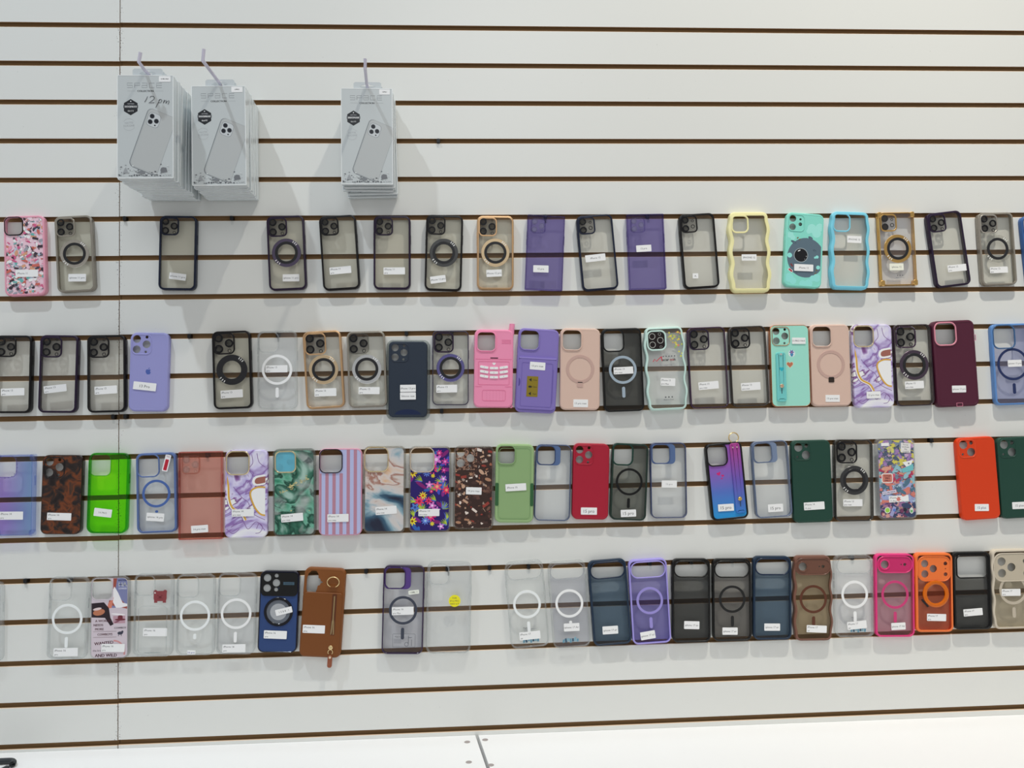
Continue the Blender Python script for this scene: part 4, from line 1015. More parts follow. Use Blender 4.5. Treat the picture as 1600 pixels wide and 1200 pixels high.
case('top', 1170, 331, 1174, 456.6, 66, 'cream yellow wavy-edged bumper case with clear back', CREAM, SMOKE2, ('open', CREAM, .34, K(lw=3.2, m=.09)), wave=1.8, ft=7.5, D=13, st=[(1170.6, 402.2, 24, 10, 0, 'IPHONE 12')], rnd=3)
case('top', 1259, 333, 1254, 449, 59, 'mint case printed with a grey moon and a dark helmet', P(128, 205, 190), P(128, 205, 190), ('hole2v', P(120, 195, 180), .44), rnd=2.5, pr=.3, st=[(1255.6, 418.4, 31, 11, -3, 'iPhone 12')], deco=deco_moon)
SKY = P(118, 192, 212, .4)
case('top', 1329, 330.5, 1329, 452, 62, 'sky blue wavy-edged bumper case with clear back', SKY, SMOKE2, ('open', SKY, .38, K(lw=2.6, m=.07)), wave=1.4, ft=6.5, D=13, st=[(1335, 374, 23, 11, -3, 'IPHONE 12')], rnd=3)
case('top', 1400, 331.5, 1406, 445.6, 56, 'clear case with gold rim, gold corner bumpers and a bright gold ring', GOLD2, T(244, 244, 246, .25, (200, 196, 200)), ('lens2', GOLD2, .46, K(lc=mat('lens_black', (.02, .02, .022), .2), glass=P(52, 50, 48, .2))), ft=1.8, ring=('metal', GOLD2), st=[(1400.8, 417, 23, 11, 0, 'iphone 12', K(mat=PAPER_CREAM))], deco=both(deco_gold_text, deco_bumpers(GOLD2)))
case('top', 1474, 331, 1491.5, 447, 55, 'strongly leaning clear case with dark purple rim, right of the gold-cornered case', DP_, SMOKE2, ('lens3', DP_, .48), st=[(1495.6, 418.6, 31, 11, 5, 'iPhone 12|pro')])
case('top', 1555, 332, 1563, 445.6, 55, 'grey-rimmed clear case with silver camera block, right of the strongly leaning purple-rimmed case', GRAYC, SMOKE2, ('lens3', SILV, .50), ring=('metal', T(220, 220, 215, .35, (190, 190, 185))), st=[(1561, 421.6, 30, 10, 2, 'iPhone 12|pro')])
case('top', 1623, 336, 1636, 452, 56, 'blue case cut off by the right edge of the top row', P(62, 96, 150), P(62, 96, 150), ('open', P(50, 80, 130), .46))

# ================================================================== SECOND ROW
SM13 = T(242, 239, 232, .10, (185, 180, 172))
case('second', 21, 524, 18, 645.6, 58, 'clear case with black rim cut off at the left end of the second row', BK, SM13, ('lens3', BK, .54), st=[(19.6, 612.4, 34, 11, 1, 'iPhone 13|pro')])
case('second', 92.5, 523.6, 88.5, 645, 60, 'clear case with dark purple rim, between two black-rimmed cases on the second row', DP_, SM13, ('lens3', DP_, .54), st=[(86, 607.4, 33, 11, 6, 'iPhone 13|pro')])
case('second', 165.5, 523.6, 166, 644.4, 60, 'clear case with black rim over the panel joint, left of the lilac case', BK, SM13, ('lens3', BK, .54), st=[(165.2, 609.4, 33, 12, 3, 'iPhone 13|pro')])
LIL = P(142, 142, 192, .5)
case('second', 234, 519.6, 230.5, 643, 61, 'solid lilac silicone case with a dark blue fruit logo', LIL, LIL, ('hole3', LIL, .52), r=12.5, ft=4, rnd=3, pr=.2, st=[(226.4, 603.6, 34, 12, -7, '13 Pro', K(ts=7.5))], deco=logo_apple(-.01, .50, 5.4, C(72, 92, 160)))
case('second', 360.5, 517, 364, 638.8, 60.5, 'smoky clear case with black rim and black ring, on the second row', BK, SMOKE, ('lens3', BK, .55), ring=('metal', ME(62, 62, 64, .35), .40), st=[(362, 615.5, 33, 12, 3, 'iPhone 13|pro')])
case('second', 432.5, 516.5, 433, 639, 62, 'colourless clear case with a white ring and stem, second row', CLEAR_RIM, CLEARD, ('open', CLEAR_RIM, .46, K(m=.06)), ring=('flat', P(232, 234, 236)), st=[(432, 576.3, 33, 11, 0, 'iPhone 13|pro')], pegs=(434, 8, 'colourless clear case with the white ring'))
case('second', 502, 517, 509, 638, 60, 'clear case with copper-gold rim and gold ring, second row', GOLD, SMOKE2, ('lens3', GOLD, .56), ring=('metal', ME(206, 182, 148, .35)), st=[(508.4, 613, 33, 12, 1, 'iPhone 13|pro')])
case('second', 571, 517.4, 575, 636.5, 60, 'clear case with silver-grey rim and silver ring, left of the navy case in tray', GRAYC, SMOKE2, ('lens3', T(205, 205, 200, .3, (170, 168, 160)), .54), ring=('metal', ME(205, 206, 206, .2)), st=[(576.7, 610.3, 32, 11, -1, 'iPhone 13|pro')])
DKN = P(44, 52, 64, .55)
case('second', 637.5, 533.5, 637, 652, 60, 'dark navy silicone case still in a clear plastic tray, with two stickers', DKN, DKN, ('hole3', DKN, .48), r=9, ft=3.5, rnd=2, pr=.15, D=12, st=[(637.5, 606.8, 24, 11, 0, 'iPhone 13 pro'), (637.5, 618.8, 24, 11, 0, 'Silicone case')], deco=deco_tray)
case('second', 704, 516.7, 704, 633, 57, 'clear case with violet-edged black ring, left of the pink toy phone case', mat('smoke_rim', C(70, 66, 84), .2, .3), SMOKE2, ('lens3', DP_, .54), r=10, ft=1.8, ring=('metal', ME(112, 108, 160, .25)), st=[(698, 607.3, 32, 12, 0, 'iPhone 13|pro')], pegs=(706, 8, 'case with the violet-edged ring'))
PNK = P(228, 138, 170, .45)
case('second', 772, 514.7, 770.5, 637, 61, 'pink case shaped like an old mobile phone with white keys and stub antenna', PNK, PNK, ('open', PNK, .45, K(m=.08, cr=.24)), ft=4, rnd=3, pr=.2, D=13, deco=deco_keypad)
PUR = P(126, 112, 176, .45)
case('second', 842.5, 513.7, 836, 645, 64, 'violet card-holder case with an olive guide sticker', PUR, PUR, ('open', PUR, .44, K(m=.06)), ft=4, rnd=3, pr=.2, deco=deco_card_wallet, st=[(839.8, 572, 24, 12, -5, '13 pro max', K(dz=3.0))])
BEI = P(202, 174, 160, .45); BEIR = P(184, 154, 144, .4)
case('second', 907, 512.8, 906, 640.7, 62.5, 'beige ring-stand case with pale hinge block, right of the violet card-holder', BEI, BEI, ('open', BEI, .46, K(m=.06)), ft=4, rnd=3, pr=.2, ring=('stand', BEIR, .355, .5, P(186, 156, 146)), st=[(907.3, 630.2, 23, 12, -2, '13 pro max')])
FROST = T(110, 110, 106, .55, (74, 74, 72))
case('second', 970.5, 512.8, 976, 643, 63, 'black frosted case with pale blue-grey ring and stem', BKs, FROST, ('open', BKs, .47, K(m=.06, lw=2.8)), ft=3.6, ring=('flat', P(150, 164, 176), .345), st=[(974.2, 578.8, 31, 11, 2, 'iPhone 13|pro max')])
MINT = P(188, 214, 206, .4)
case('second', 1037, 510.7, 1044.5, 640.7, 65, 'pale mint wavy case with a red and black name print and yellow ink splashes', MINT, T(244, 244, 244, .3, (205, 205, 206)), ('open', MINT, .40, K(lw=3, m=.09)), wave=1.8, ft=4.2, D=13, rnd=2.6, deco=deco_macaroon, st=[(1043.7, 596.8, 23, 12, -3, 'iPhone 13|pro Max')])
case('second', 1103, 511, 1110, 637.7, 60, 'clear case with dark purple rim, right of the pale mint wavy case', mat('smoke_rim', C(64, 46, 66), .2, .2), SMOKE2, ('lens3', DP_, .52), ft=2.4, st=[(1107.3, 602.2, 32, 12, 4, 'iPhone 13|pro max')])
case('second', 1167, 509.5, 1174, 634.7, 58.5, 'clear case with dark grey rim, left of the mint strap case', mat('smoke_rim', C(62, 58, 56), .2, .2), SMOKE2, ('lens3', BK, .52), ft=2.4, st=[(1173.3, 603.7, 31, 12, 3, 'iPhone 13|pro max')])
AQUA = P(150, 210, 194, .3); COPPER = ME(190, 132, 96, .25)
case('second', 1233, 507.7, 1237, 635.5, 61, 'mint case with copper rim, finger strap and a brown heart sticker', COPPER, AQUA, ('hole3', COPPER, .46, K(lw=1.2, lh=1.0)), ft=1.6, rnd=1.2, pr=.2, deco=deco_teal_strap, st=[(1247.8, 532.5, 22, 10, -1, '13 PRO MAX')])
case('second', 1296, 506.8, 1300.5, 634.7, 61.5, 'beige ring-stand case with a dark hinge block, right of the mint strap case', BEI, BEI, ('open', BEI, .46, K(m=.06)), ft=4, rnd=3, pr=.2, ring=('stand', BEIR, .355, .49, mat('hinge_dark', C(54, 46, 42), .2)), st=[(1301, 622.5, 23, 11, -1, '13 pro max')])
MARB = pattern('purple_marble', [(.28, (232, 228, 238)), (.40, (196, 188, 220)), (.47, (130, 96, 160)), (.50, (176, 166, 208)), (.57, (206, 200, 226)), (.60, (140, 104, 160)), (.62, (112, 72, 118)), (.64, (232, 228, 234)), (.75, (236, 234, 238))], 10, 1.9, 3, (.3, 0, .2))
PLG = ME(214, 198, 160, .15)
case('second', 1362, 506.8, 1367, 637, 62, 'purple, white and gold marbled case on the second row', MARB, MARB, ('open', PLG, .46, K(m=.05, lw=2.4)), rnd=2.4, pr=.2, deco=deco_veins, st=[(1364.8, 617, 23, 11, 1, '13 pro max')])
case('second', 1425, 506.8, 1432, 634, 59, 'clear case with sparkling plum camera edge and dark ring, left of the burgundy case', mat('smoke_rim', C(62, 52, 58), .2, .3), SMOKE2, ('lens3', G(58, 42, 60), .54, K(gem=1)), ft=2.2, ring=('metal', ME(92, 80, 92, .3)), st=[(1429, 601.3, 31, 12, 2, 'iPhone 13|pro max')])
BUR = P(78, 36, 52, .45)
case('second', 1489, 500.5, 1498.5, 635.5, 66, 'thick burgundy rugged case with pink camera opening', BUR, BUR, ('open', P(206, 134, 150), .47, K(m=.06, lw=2.6)), ft=5, rnd=3.5, pr=.4, D=14, deco=deco_ports, st=[(1498.5, 607.8, 23, 11, 0, 'iphone 13 pro', K(dz=.6))])
BLU = P(92, 132, 186, .35)
case('second', 1579, 505.7, 1587, 632.5, 61, 'translucent blue case with navy ring cut off at the right end of the second row', BLU, T(208, 210, 234, .45, (174, 180, 212)), ('open', P(60, 92, 130), .52, K(m=.05, lw=2.6)), ring=('flat', P(40, 50, 88), .40), st=[(1585.8, 567.6, 23, 11, 1, 'iphone 13 pro')])

# ================================================================== THIRD ROW
case('third', 22, 710.7, 20, 837.5, 62, 'see-through purple to blue tinted case, cut off at the left end of row three', T(176, 190, 236, .3, (146, 160, 212)), HOLO, ('open', T(190, 180, 225, .3, (170, 160, 200)), .50, K(m=.05)), deco=both(deco_studs, deco_bumpers(T(176, 190, 236, .3, (146, 160, 212)))), st=[(17.7, 805.7, 34, 12, -1, 'iPhone 14|pro')])
TORT = pattern('tortoiseshell', [(.30, (34, 28, 28)), (.44, (46, 38, 36)), (.52, (84, 50, 34)), (.60, (112, 60, 36)), (.72, (64, 48, 40))], 58, .6, 2, (.1, 0, .4))
case('third', 98, 711, 94, 835, 63, 'dark brown tortoiseshell case', G(44, 36, 34), TORT, ('hole3', G(30, 26, 26), .52), ft=1.6, rnd=1.2, pr=.1, st=[(92.5, 807.2, 35, 11, -3, 'iPhone 14|pro')])
GRN = T(112, 250, -140, .16, (120, 220, 10)); GRNR = T(-20, 170, -60, .4, (34, 160, 30))
case('third', 170, 707.7, 166, 833.7, 63.5, 'bright see-through lime green case', GRNR, GRN, ('open', T(110, 200, 70, .35, (100, 185, 60)), .50, K(m=.05, lw=1.6)), ft=3.2, r=13, st=[(160.5, 801.2, 26, 12, -8, '14 PRO', K(ink=(.25, .27, .25)))])
BLR = P(84, 104, 150, .4)
case('third', 243, 707.7, 245, 832.6, 62.5, 'clear case with slate blue rim, blue ring and a red pull tab', BLR, T(243, 245, 247, .25, (190, 196, 204)), ('open', BLR, .51, K(m=.055, lw=2.4)), ring=('flat', P(72, 98, 156), .355, .51, .03), deco=deco_pull_tab, st=[(242.6, 808, 26, 12, -5, 'iphone 14 pro')])
SAL = T(234, 176, 162, .2, (205, 140, 126)); SALR = T(222, 124, 112, .35, (204, 112, 102))
case('third', 312.5, 705.5, 312.5, 843.5, 69, 'square-cornered see-through salmon pink case', SALR, SAL, ('lens3', T(215, 160, 145, .3, (205, 150, 135)), .42, K(lc=T(225, 205, 195, .3), glass=T(240, 232, 226, .3), m=.085)), r=2.5, ft=2.4, st=[(311.8, 826.6, 25, 11, 3, '14 pro max')], pegs=(324, 11, 'square salmon case'))
case('third', 385, 703, 384, 840.4, 66.5, 'purple, white and gold marbled case on the third row', MARB, MARB, ('open', PLG, .50, K(m=.05, lw=2.4)), rnd=2.4, pr=.2, deco=deco_veins, st=[(379.6, 801.2, 33, 11, 0, 'iPhone 14|pro max')])
GMAR = pattern('green_marble', [(.25, (30, 44, 40)), (.38, (40, 78, 64)), (.44, (62, 136, 108)), (.50, (110, 168, 146)), (.53, (28, 62, 50)), (.58, (60, 110, 92)), (.64, (150, 180, 168)), (.75, (170, 188, 180))], 12, 1.6, 4, (.93, 0, .3), second=([(.3, (130, 140, 138)), (.48, (150, 158, 154)), (.52, (84, 92, 92)), (.7, (160, 170, 165))], 14, 1.4, .5, .62))
case('third', 459, 701, 460, 838, 67, 'green and grey marbled case with blue film in its gold camera opening', T(200, 205, 200, .5, (150, 160, 155)), GMAR, ('lens3', PLG, .50, K(m=.05, lw=2.4, lc=T(250, 250, 250), glass=T(250, 250, 250))), st=[(456.5, 808.7, 33, 12, 4, 'iPhone 14|pro max')],
     deco=lambda **e: (lambda b: (b.plate(inset(e['cpn'], 2.4), [], e['DP']+.02, e['DP']+.12), b.build('blue_film', P(96, 166, 186, .3), e['root'], smooth=False), deco_flecks(**e)))(MB()))
case('third', 532, 701, 531.5, 836.7, 67.5, 'pink and lilac vertically striped case', P(196, 140, 160), P(172, 176, 212), ('open', G(32, 26, 38), .50, K(m=.03, lw=1.8)), ft=2, rnd=2, pr=.2, st=[(528.2, 809.3, 32, 12, 0, 'iPhone 14|pro max')], deco=deco_stripes)
SMAR = pattern('sky_marble', [(.28, (40, 44, 60)), (.38, (60, 90, 112)), (.45, (130, 158, 170)), (.50, (190, 188, 188)), (.56, (196, 186, 180)), (.60, (150, 100, 84)), (.62, (200, 190, 186)), (.72, (206, 160, 110))], 13, 1.0, 5, (.35, 0, .52), sx=.6)
case('third', 601, 697, 600, 833, 66, 'blue, grey and tan watercolour marbled case with gold camera rim', T(215, 212, 205, .5, (190, 186, 178)), SMAR, ('open', PLG, .53, K(m=.04, lw=2.2)), st=[(603.2, 797.5, 32, 12, 3, 'iPhone 14|pro max')])
case('third', 672, 697, 671, 832, 66, 'dark blue case covered in pink, yellow and violet flowers', T(225, 222, 218, .5, (190, 186, 180)), P(42, 30, 98), ('open', ME(222, 206, 186, .2), .53, K(m=.05, lw=2.2)), st=[(670.2, 800.8, 32, 11, -1, 'iPhone 14|pro max')], deco=deco_floral)
XM = pattern('winter_print', [(.30, (46, 34, 32)), (.46, (70, 50, 44)), (.52, (170, 130, 110)), (.58, (60, 42, 38)), (.7, (190, 170, 155))], 110, .4, 2)
case('third', 741, 696.8, 739, 827.7, 63.5, 'dark brown case crowded with beige and red winter cookies and sweets', T(205, 200, 195, .4, (180, 174, 168)), XM, ('hole3', T(170, 160, 150, .4, (120, 100, 90)), .50), st=[(740.3, 767, 24, 11, -3, '14 pro max')],
     deco=deco_collage([(186, 150, 126), (140, 60, 52), (210, 196, 186), (60, 42, 40), (166, 124, 98), (150, 96, 74), (90, 62, 54), (150, 132, 122), (70, 50, 46), (50, 36, 34), (58, 42, 38), (110, 80, 68)], (58, 42, 38), 230, 12, (3, 10)))
OTG = P(142, 170, 120, .5)
case('third', 805, 694, 803, 817, 60, 'rugged sage green case with dark green side grips', OTG, P(132, 160, 112, .5), ('open', P(122, 150, 104), .43, K(m=.06, lw=2.2)), ft=4.5, rnd=3, pr=.4, D=13, deco=deco_grips, st=[(806, 761.3, 32, 11, 2, 'iPhone 15', K(left=True))])
BL15 = mat('smoke_rim', C(72, 84, 112), .2, .1); ST15 = mat('blue_plate', C(82, 102, 140), .3)
CL15 = T(248, 249, 250, .20, (200, 204, 208))
case('third', 865.5, 694.6, 862.5, 814, 56, 'clear case with blue camera block and thin grey-blue rim, left of the crimson case', BL15, CL15, ('open_stand', P(52, 66, 98), .47, K(stand=ST15, m=.06, lw=1.6)), ft=1.9)
RED = P(156, 34, 52, .5)
case('third', 924.5, 693, 922, 812, 57, 'solid crimson red silicone case', RED, RED, ('hole3', RED, .52), r=12, ft=4, rnd=3, pr=.2, st=[(920.2, 798.6, 25, 11, -2, '15 pro', K(ts=8.5))])
case('third', 985.5, 693, 981, 813, 57, 'smoky grey case with dark green camera rim and black ring', P(36, 50, 44, .35), T(150, 152, 145, .40, (96, 98, 90)), ('open', P(28, 56, 48, .35), .50, K(m=.045, lw=3)), ring=('flat', BKs, .37), st=[(982, 802, 24, 11, 1, '15 pro', K(ts=8.5))])
case('third', 1044, 691.7, 1046, 809.7, 56.5, 'clear case with blue camera block, navy rim and a sticker at mid height', mat('smoke_rim', C(60, 68, 100), .2, .1), CL15, ('open_stand', P(66, 84, 124), .47, K(stand=ST15, m=.06, lw=1.6)), ft=1.9, st=[(1045.8, 756.4, 24, 11, -2, '15 pro', K(ink=(.35, .35, .36)))])
case('third', 1130, 692, 1142, 812, 58, 'black-rimmed case fading from purple to blue, with a finger strap and gold ring on top', BKs, GRAD_PANEL, ('open', BKs, .50, K(m=.05, lw=2.6)), ft=4, rnd=2, deco=deco_strap_case, st=[(1134.3, 793, 25, 11, 2, '15 pro', K(ts=8.5))])
case('third', 1202, 689, 1211, 808.5, 57, 'clear case with grey-blue camera block, between the strap case and the forest green case', mat('smoke_rim', C(96, 108, 132), .2, .1), CL15, ('open_stand', P(84, 98, 124), .47, K(stand=mat('blue_plate', C(112, 126, 152), .3), m=.06, lw=1.8)), ft=2.2, st=[(1212, 793.7, 24, 12, 2, '15 pro', K(ts=8))])
FOR = P(36, 66, 56, .5)
case('third', 1267, 687.7, 1272, 816.7, 61.5, 'solid forest green silicone case left of the black-ringed clear case', FOR, FOR, ('hole2d', FOR, .44), r=12, ft=4, rnd=3, pr=.2, st=[(1272.2, 790.4, 33, 12, 2, 'iPhone 14|15 plus')])
case('third', 1334, 686.7, 1336, 814.5, 60, 'clear case with black rim and black ring between forest green and sticker-covered cases', mat('smoke_rim', C(62, 60, 58), .2, .3), SMOKE2, ('lens3', BK, .54), ft=2.2, ring=('metal', ME(80, 80, 80, .3), .37), st=[(1332.7, 785.6, 31, 11, -1, 'iPhone 13|pro max')])
case('third', 1399, 684.7, 1404, 811.5, 61, 'clear-edged case plastered with many small colourful stickers', CLEAR_RIM, P(150, 150, 165), (None, None, 0), st=[(1404.2, 779.2, 32, 10, 3, 'iPhone 14|15 plus')],
     deco=lambda **e: sticker_bomb(**e))
ORG = P(202, 62, 30, .45)
case('third', 1524, 683, 1534.5, 812, 60.5, 'solid orange-red silicone case near the right end of the third row', ORG, ORG, ('hole2d', P(206, 74, 42), .44), r=12, ft=4, rnd=3, pr=.2, st=[(1534, 793, 23, 11, -1, '15 plus', K(ink=(.06, .08, .2), ts=6.5))])
case('third', 1588, 682.8, 1597, 809.6, 61, 'solid forest green silicone case cut off at the right end of the third row', FOR, FOR, ('hole2d', FOR, .44), r=12, ft=4, rnd=3, pr=.2, st=[(1593, 789.7, 24, 11, 1, '15 plus', K(ts=6.5))])

# ================================================================== BOTTOM ROW
case('bottom', -27.5, 910, -29, 1036, 61, 'colourless clear case whose right edge shows at the left border of the bottom row', CLEAR_RIM, CLEARP, ('open', CLEAR_RIM, .5))
WR = P(222, 226, 226, .45)
case('bottom', 107.5, 902, 102, 1030.5, 61.5, 'colourless clear case with a white ring, first whole case on the bottom row', CLEAR_RIM, CLEARP, ('open', CLEAR_RIM, .52), ft=2.6, ring=('flat', WR, .39, .51), st=[(102.4, 1019.2, 35, 12, -1, 'iPhone 16|pro')], pegs=(108, 14, 'first clear case on the bottom row'))
case('bottom', 171, 901.5, 170, 1029.7, 60.5, 'clear-edged case printed with a western collage of dark red words and a hat', CLEAR_RIM, P(196, 184, 192), ('open', CLEAR_RIM, .52, K(m=.045)), ft=2.6, deco=deco_cowboy, st=[(176.6, 1012.4, 34, 12, -2, 'iPhone 16|pro')])
case('bottom', 240, 897, 237, 1026.7, 61, 'clear card-slot case with a small brown-red bear print', CLEAR_RIM, CLEARP, ('open', CLEAR_RIM, .46, K(m=.06)), ft=3.4, deco=deco_bear, st=[(242.4, 987.7, 35, 12, -2, 'iPhone 16|pro')])
case('bottom', 305.5, 897.7, 303.5, 1024.5, 60, 'glossy clear case with white ring and a tiny note at its bottom edge', CLEAR_RIM, CLEARP, ('open', CLEAR_RIM, .52), ft=2.6, ring=('flat', WR, .395, .51, .07), st=[(298.7, 1019.5, 12, 6, -3, '16 pro', K(ink=(.05, .07, .35)))])
case('bottom', 371, 895.5, 366.5, 1023, 60, 'milky clear case with a thick white ring, left of the navy and black case', CLEAR_RIM, CLEARD, ('open', CLEAR_RIM, .52, K(m=.05)), ft=2.2, ring=('flat', P(226, 230, 230), .40), st=[(365.4, 1013.2, 34, 12, -1, 'iPhone 16|pro')])
case('bottom', 437.5, 892.5, 432.5, 1020, 61.5, 'navy blue case with black camera plate and round mirror ring', G(22, 26, 40), P(46, 66, 110, .45), (None, None, 0), ft=2.2, deco=deco_mirror_ring, st=[(430.2, 991.7, 34, 12, -4, 'iPhone 16|pro'), (443.7, 954.7, 25, 9, 12, '1 5 8 8 . 1', K(dz=1.8))])
BRN = P(120, 72, 36, .5)
case('bottom', 508.5, 888, 499, 1027.5, 65, 'brown leather-look wallet case with gold zip and ring', BRN, BRN, ('open', None, .40, K(spark=1, m=.07, asp=1.5)), ft=4, rnd=3, pr=.3, D=12, deco=deco_zip_wallet, st=[(490.8, 982.4, 33, 12, -4, 'iPhone 16|plus', K(dz=3.3))])
case('bottom', 631.5, 884, 628, 1022.5, 64.5, 'clear case with dark purple rim, purple camera block and a printed diagram', G(48, 34, 62), T(228, 228, 236, .16, (170, 170, 180)), ('open_stand', G(56, 40, 86), .46, K(stand=G(82, 60, 122), m=.06, lw=2.2)), ft=2.4, ring=('flat', P(62, 66, 78, .3), .345, .505), deco=deco_chart, st=[(629.3, 954.5, 33, 12, 0, 'iPhone 16|pro Max'), (646.5, 925.3, 16, 6, 5, '1588.11', K(mat=mat('sticker_green', C(222, 236, 214), .5)))])
case('bottom', 702.5, 878, 700, 1022, 70, 'large empty-looking clear case with a round yellow sticker', CLEAR_RIM, T(246, 247, 248, .10, (200, 204, 210), .04, .9), ('open', CLEAR_RIM, .40, K(m=.07, lw=2.6)), r=14, ft=4, D=12, st=[(710.3, 939, 18, 18, 0, 'FOR|IP16 PRO|MAX 6.9', K(round=1, mat=mat('sticker_yellow', C(222, 214, 40), .5), n='round_sticker'))], pegs=(699, 14, 'large clear case with the yellow sticker'))
case('bottom', 818, 877, 829, 1012, 60.5, 'tilted glossy clear case with white ring, pill-shaped opening and blue small print', CLEAR_RIM, CLEARP, ('pill', CLEAR_RIM, 0), r=13, ft=3.4, ring=('flat', WR, .36, .50), deco=deco_small_print(828, 993), st=[(828, 992.9, 32, 12, 4, 'iPhone 17|air')], pegs=(826, 14, 'tilted glossy clear case'))
case('bottom', 885, 877, 894.5, 1012, 59, 'milky grey clear case with bright white ring, left of the navy frosted case', CLEAR_RIM, T(225, 226, 232, .35, (165, 166, 178), .08), ('pill', CLEAR_RIM, 0), r=13, ft=3.4, ring=('flat', P(240, 242, 244), .37, .49, .05), deco=deco_small_print(890, 993), st=[(893.2, 980, 24, 12, 1, 'iphone 17 Air')])
NVF = P(34, 48, 66, .4); NVT = T(112, 136, 156, .5, (64, 88, 110))
case('bottom', 948, 875, 958, 1008, 60, 'navy frosted case without ring, left of the lilac case', NVF, NVT, ('pill', P(28, 40, 60, .35), 0, K(lw=2.6)), r=12, ft=4, st=[(953.7, 984.6, 24, 12, 2, 'iphone 17 air')])
LLR = P(152, 142, 208, .4)
case('bottom', 1011.5, 874, 1019.5, 1006, 60.5, 'lilac see-through case with lilac ring', LLR, T(156, 150, 206, .40, (116, 104, 172)), ('pill', LLR, 0), r=12, ft=3.2, ring=('flat', P(144, 134, 198), .345, .49), st=[(1012.5, 992.7, 23, 12, 8, 'iphone 17 air')], pegs=(1015, 14, 'lilac see-through case'))
BKT = T(98, 98, 96, .55, (56, 56, 56))
case('bottom', 1080, 873.4, 1081, 1004, 60, 'black frosted case without ring, between lilac and black-ringed cases', BKs, BKT, ('pill', BKs, 0, K(lw=2.6)), r=12, ft=3.6, st=[(1081, 976.9, 24, 12, -3, 'iphone 17 air')], pegs=(1080, 14, 'ringless black frosted case'))
case('bottom', 1143.5, 873.4, 1145, 1002, 60.5, 'smoky black-rimmed case with black ring and stem on the bottom row', BKs, T(150, 146, 142, .45, (90, 86, 84)), ('pill', BKs, 0, K(lw=2.6)), r=12, ft=3.4, ring=('flat', mat('ring_black', (.012, .012, .012), .35), .345, .49), st=[(1140.8, 986.3, 24, 11, -2, 'iphone 17 air')], pegs=(1143, 14, 'smoky case with the black ring'))
case('bottom', 1207, 869.5, 1207.5, 1000, 60, 'navy frosted case without ring, left of the brown wavy case', NVF, NVT, ('pill', P(26, 40, 62, .35), 0, K(lw=2.6)), r=12, ft=4, st=[(1206.7, 980, 25, 11, -2, 'iphone 17 air')])
BW = P(112, 78, 66, .4)
case('bottom', 1270, 868.7, 1272, 1001.5, 62, 'brown wavy-edged case with dark brown ring', BW, T(200, 182, 150, .40, (150, 130, 100)), ('pillplate', P(104, 72, 60, .35), 0), wave=1.6, ft=4.4, D=12, rnd=2.6, ring=('flat', P(88, 52, 38), .345, .51), deco=lambda **e: pill_plate(P(104, 72, 60, .35), **e), st=[(1276, 982.7, 32, 11, -4, 'iPhone 17|air')])
case('bottom', 1334.5, 867.7, 1337, 996, 60.5, 'glossy clear case with white ring between the brown wavy and pink cases', CLEAR_RIM, T(244, 244, 247, .16, (190, 190, 196), .05, .6), ('pill', CLEAR_RIM, 0), r=13, ft=3.2, ring=('flat', P(236, 238, 238), .345, .48), deco=deco_small_print(1340, 977), st=[(1339, 976.7, 31, 12, 4, 'iPhone 17|air')], pegs=(1331, 14, 'clear case between the brown and pink cases'))
PK = P(208, 58, 118, .35)
case('bottom', 1398, 865.7, 1399.5, 995.5, 61, 'hot pink rimmed case with pink ring', PK, T(214, 172, 184, .35, (180, 136, 148)), ('pillplate', PK, 0), r=12, ft=3.4, ring=('flat', P(190, 62, 112), .35, .49), deco=lambda **e: pill_plate(P(188, 48, 100, .3), **e), st=[(1403.7, 978.5, 23, 11, 1, 'iphone 17 Air')])
OR = P(222, 112, 56, .4)
case('bottom', 1459.5, 864.4, 1461.5, 988, 58.5, 'bright orange case with amber ring stand', OR, T(214, 130, 96, .5, (180, 92, 60)), ('wideplate', OR, 0, K(lh=1.2)), r=11, ft=4.5, D=12, rnd=2.4, deco=both(lambda **e: pill_plate(OR, 'w', **e), deco_orange_ring), st=[(1463.3, 964.7, 31, 11, -3, 'iPhone 17|pro')])
case('bottom', 1518, 862.7, 1522, 984, 59, 'black frosted case with wide rectangular opening, right of the orange case', BKs, BKT, ('wide', BKs, 0, K(lw=2.4)), r=11, ft=3.8, st=[(1520.7, 956.7, 31, 11, 3, 'iPhone 17|pro')])
TP = P(190, 180, 164, .4)
case('bottom', 1581, 858.7, 1586, 982.7, 66, 'taupe wavy-edged case cut off at the right end of the bottom row', TP, T(214, 204, 184, .45, (168, 156, 134)), ('wideplate', TP, 0, K(lh=1.2)), wave=1.4, ft=4, D=12, rnd=2.6, ring=('flat', P(178, 168, 152), .33, .51), deco=lambda **e: pill_plate(P(178, 168, 150, .4), 'w', **e), st=[(1579.7, 925.6, 31, 11, -1, 'iPhone 17|pro')])

# ------------------------------------------------------------------ pegs that hold nothing
for px, k, where in [(195, 5, 'right of the panel joint, above the second row'), (362, 5, 'in the wide gap of the top row'), (296, 8, 'right of the lilac case'), (635, 8, 'above the navy case in its tray'),
                     (690, 10, 'under the case with the violet-edged ring'), (177, 10, 'just left of the panel joint under the second row'), (196, 10, 'just right of the panel joint under the second row'), (1455, 11, 'left of the orange-red case'),
                     (40, 14, 'near the left end above the bottom row'), (572, 14, 'right of the brown zip wallet case'), (765, 14, 'left of the tilted clear case'), (685, 3, 'alone, right of the third box stack')]:
    peg(px, k, 'small black display peg ' + where)

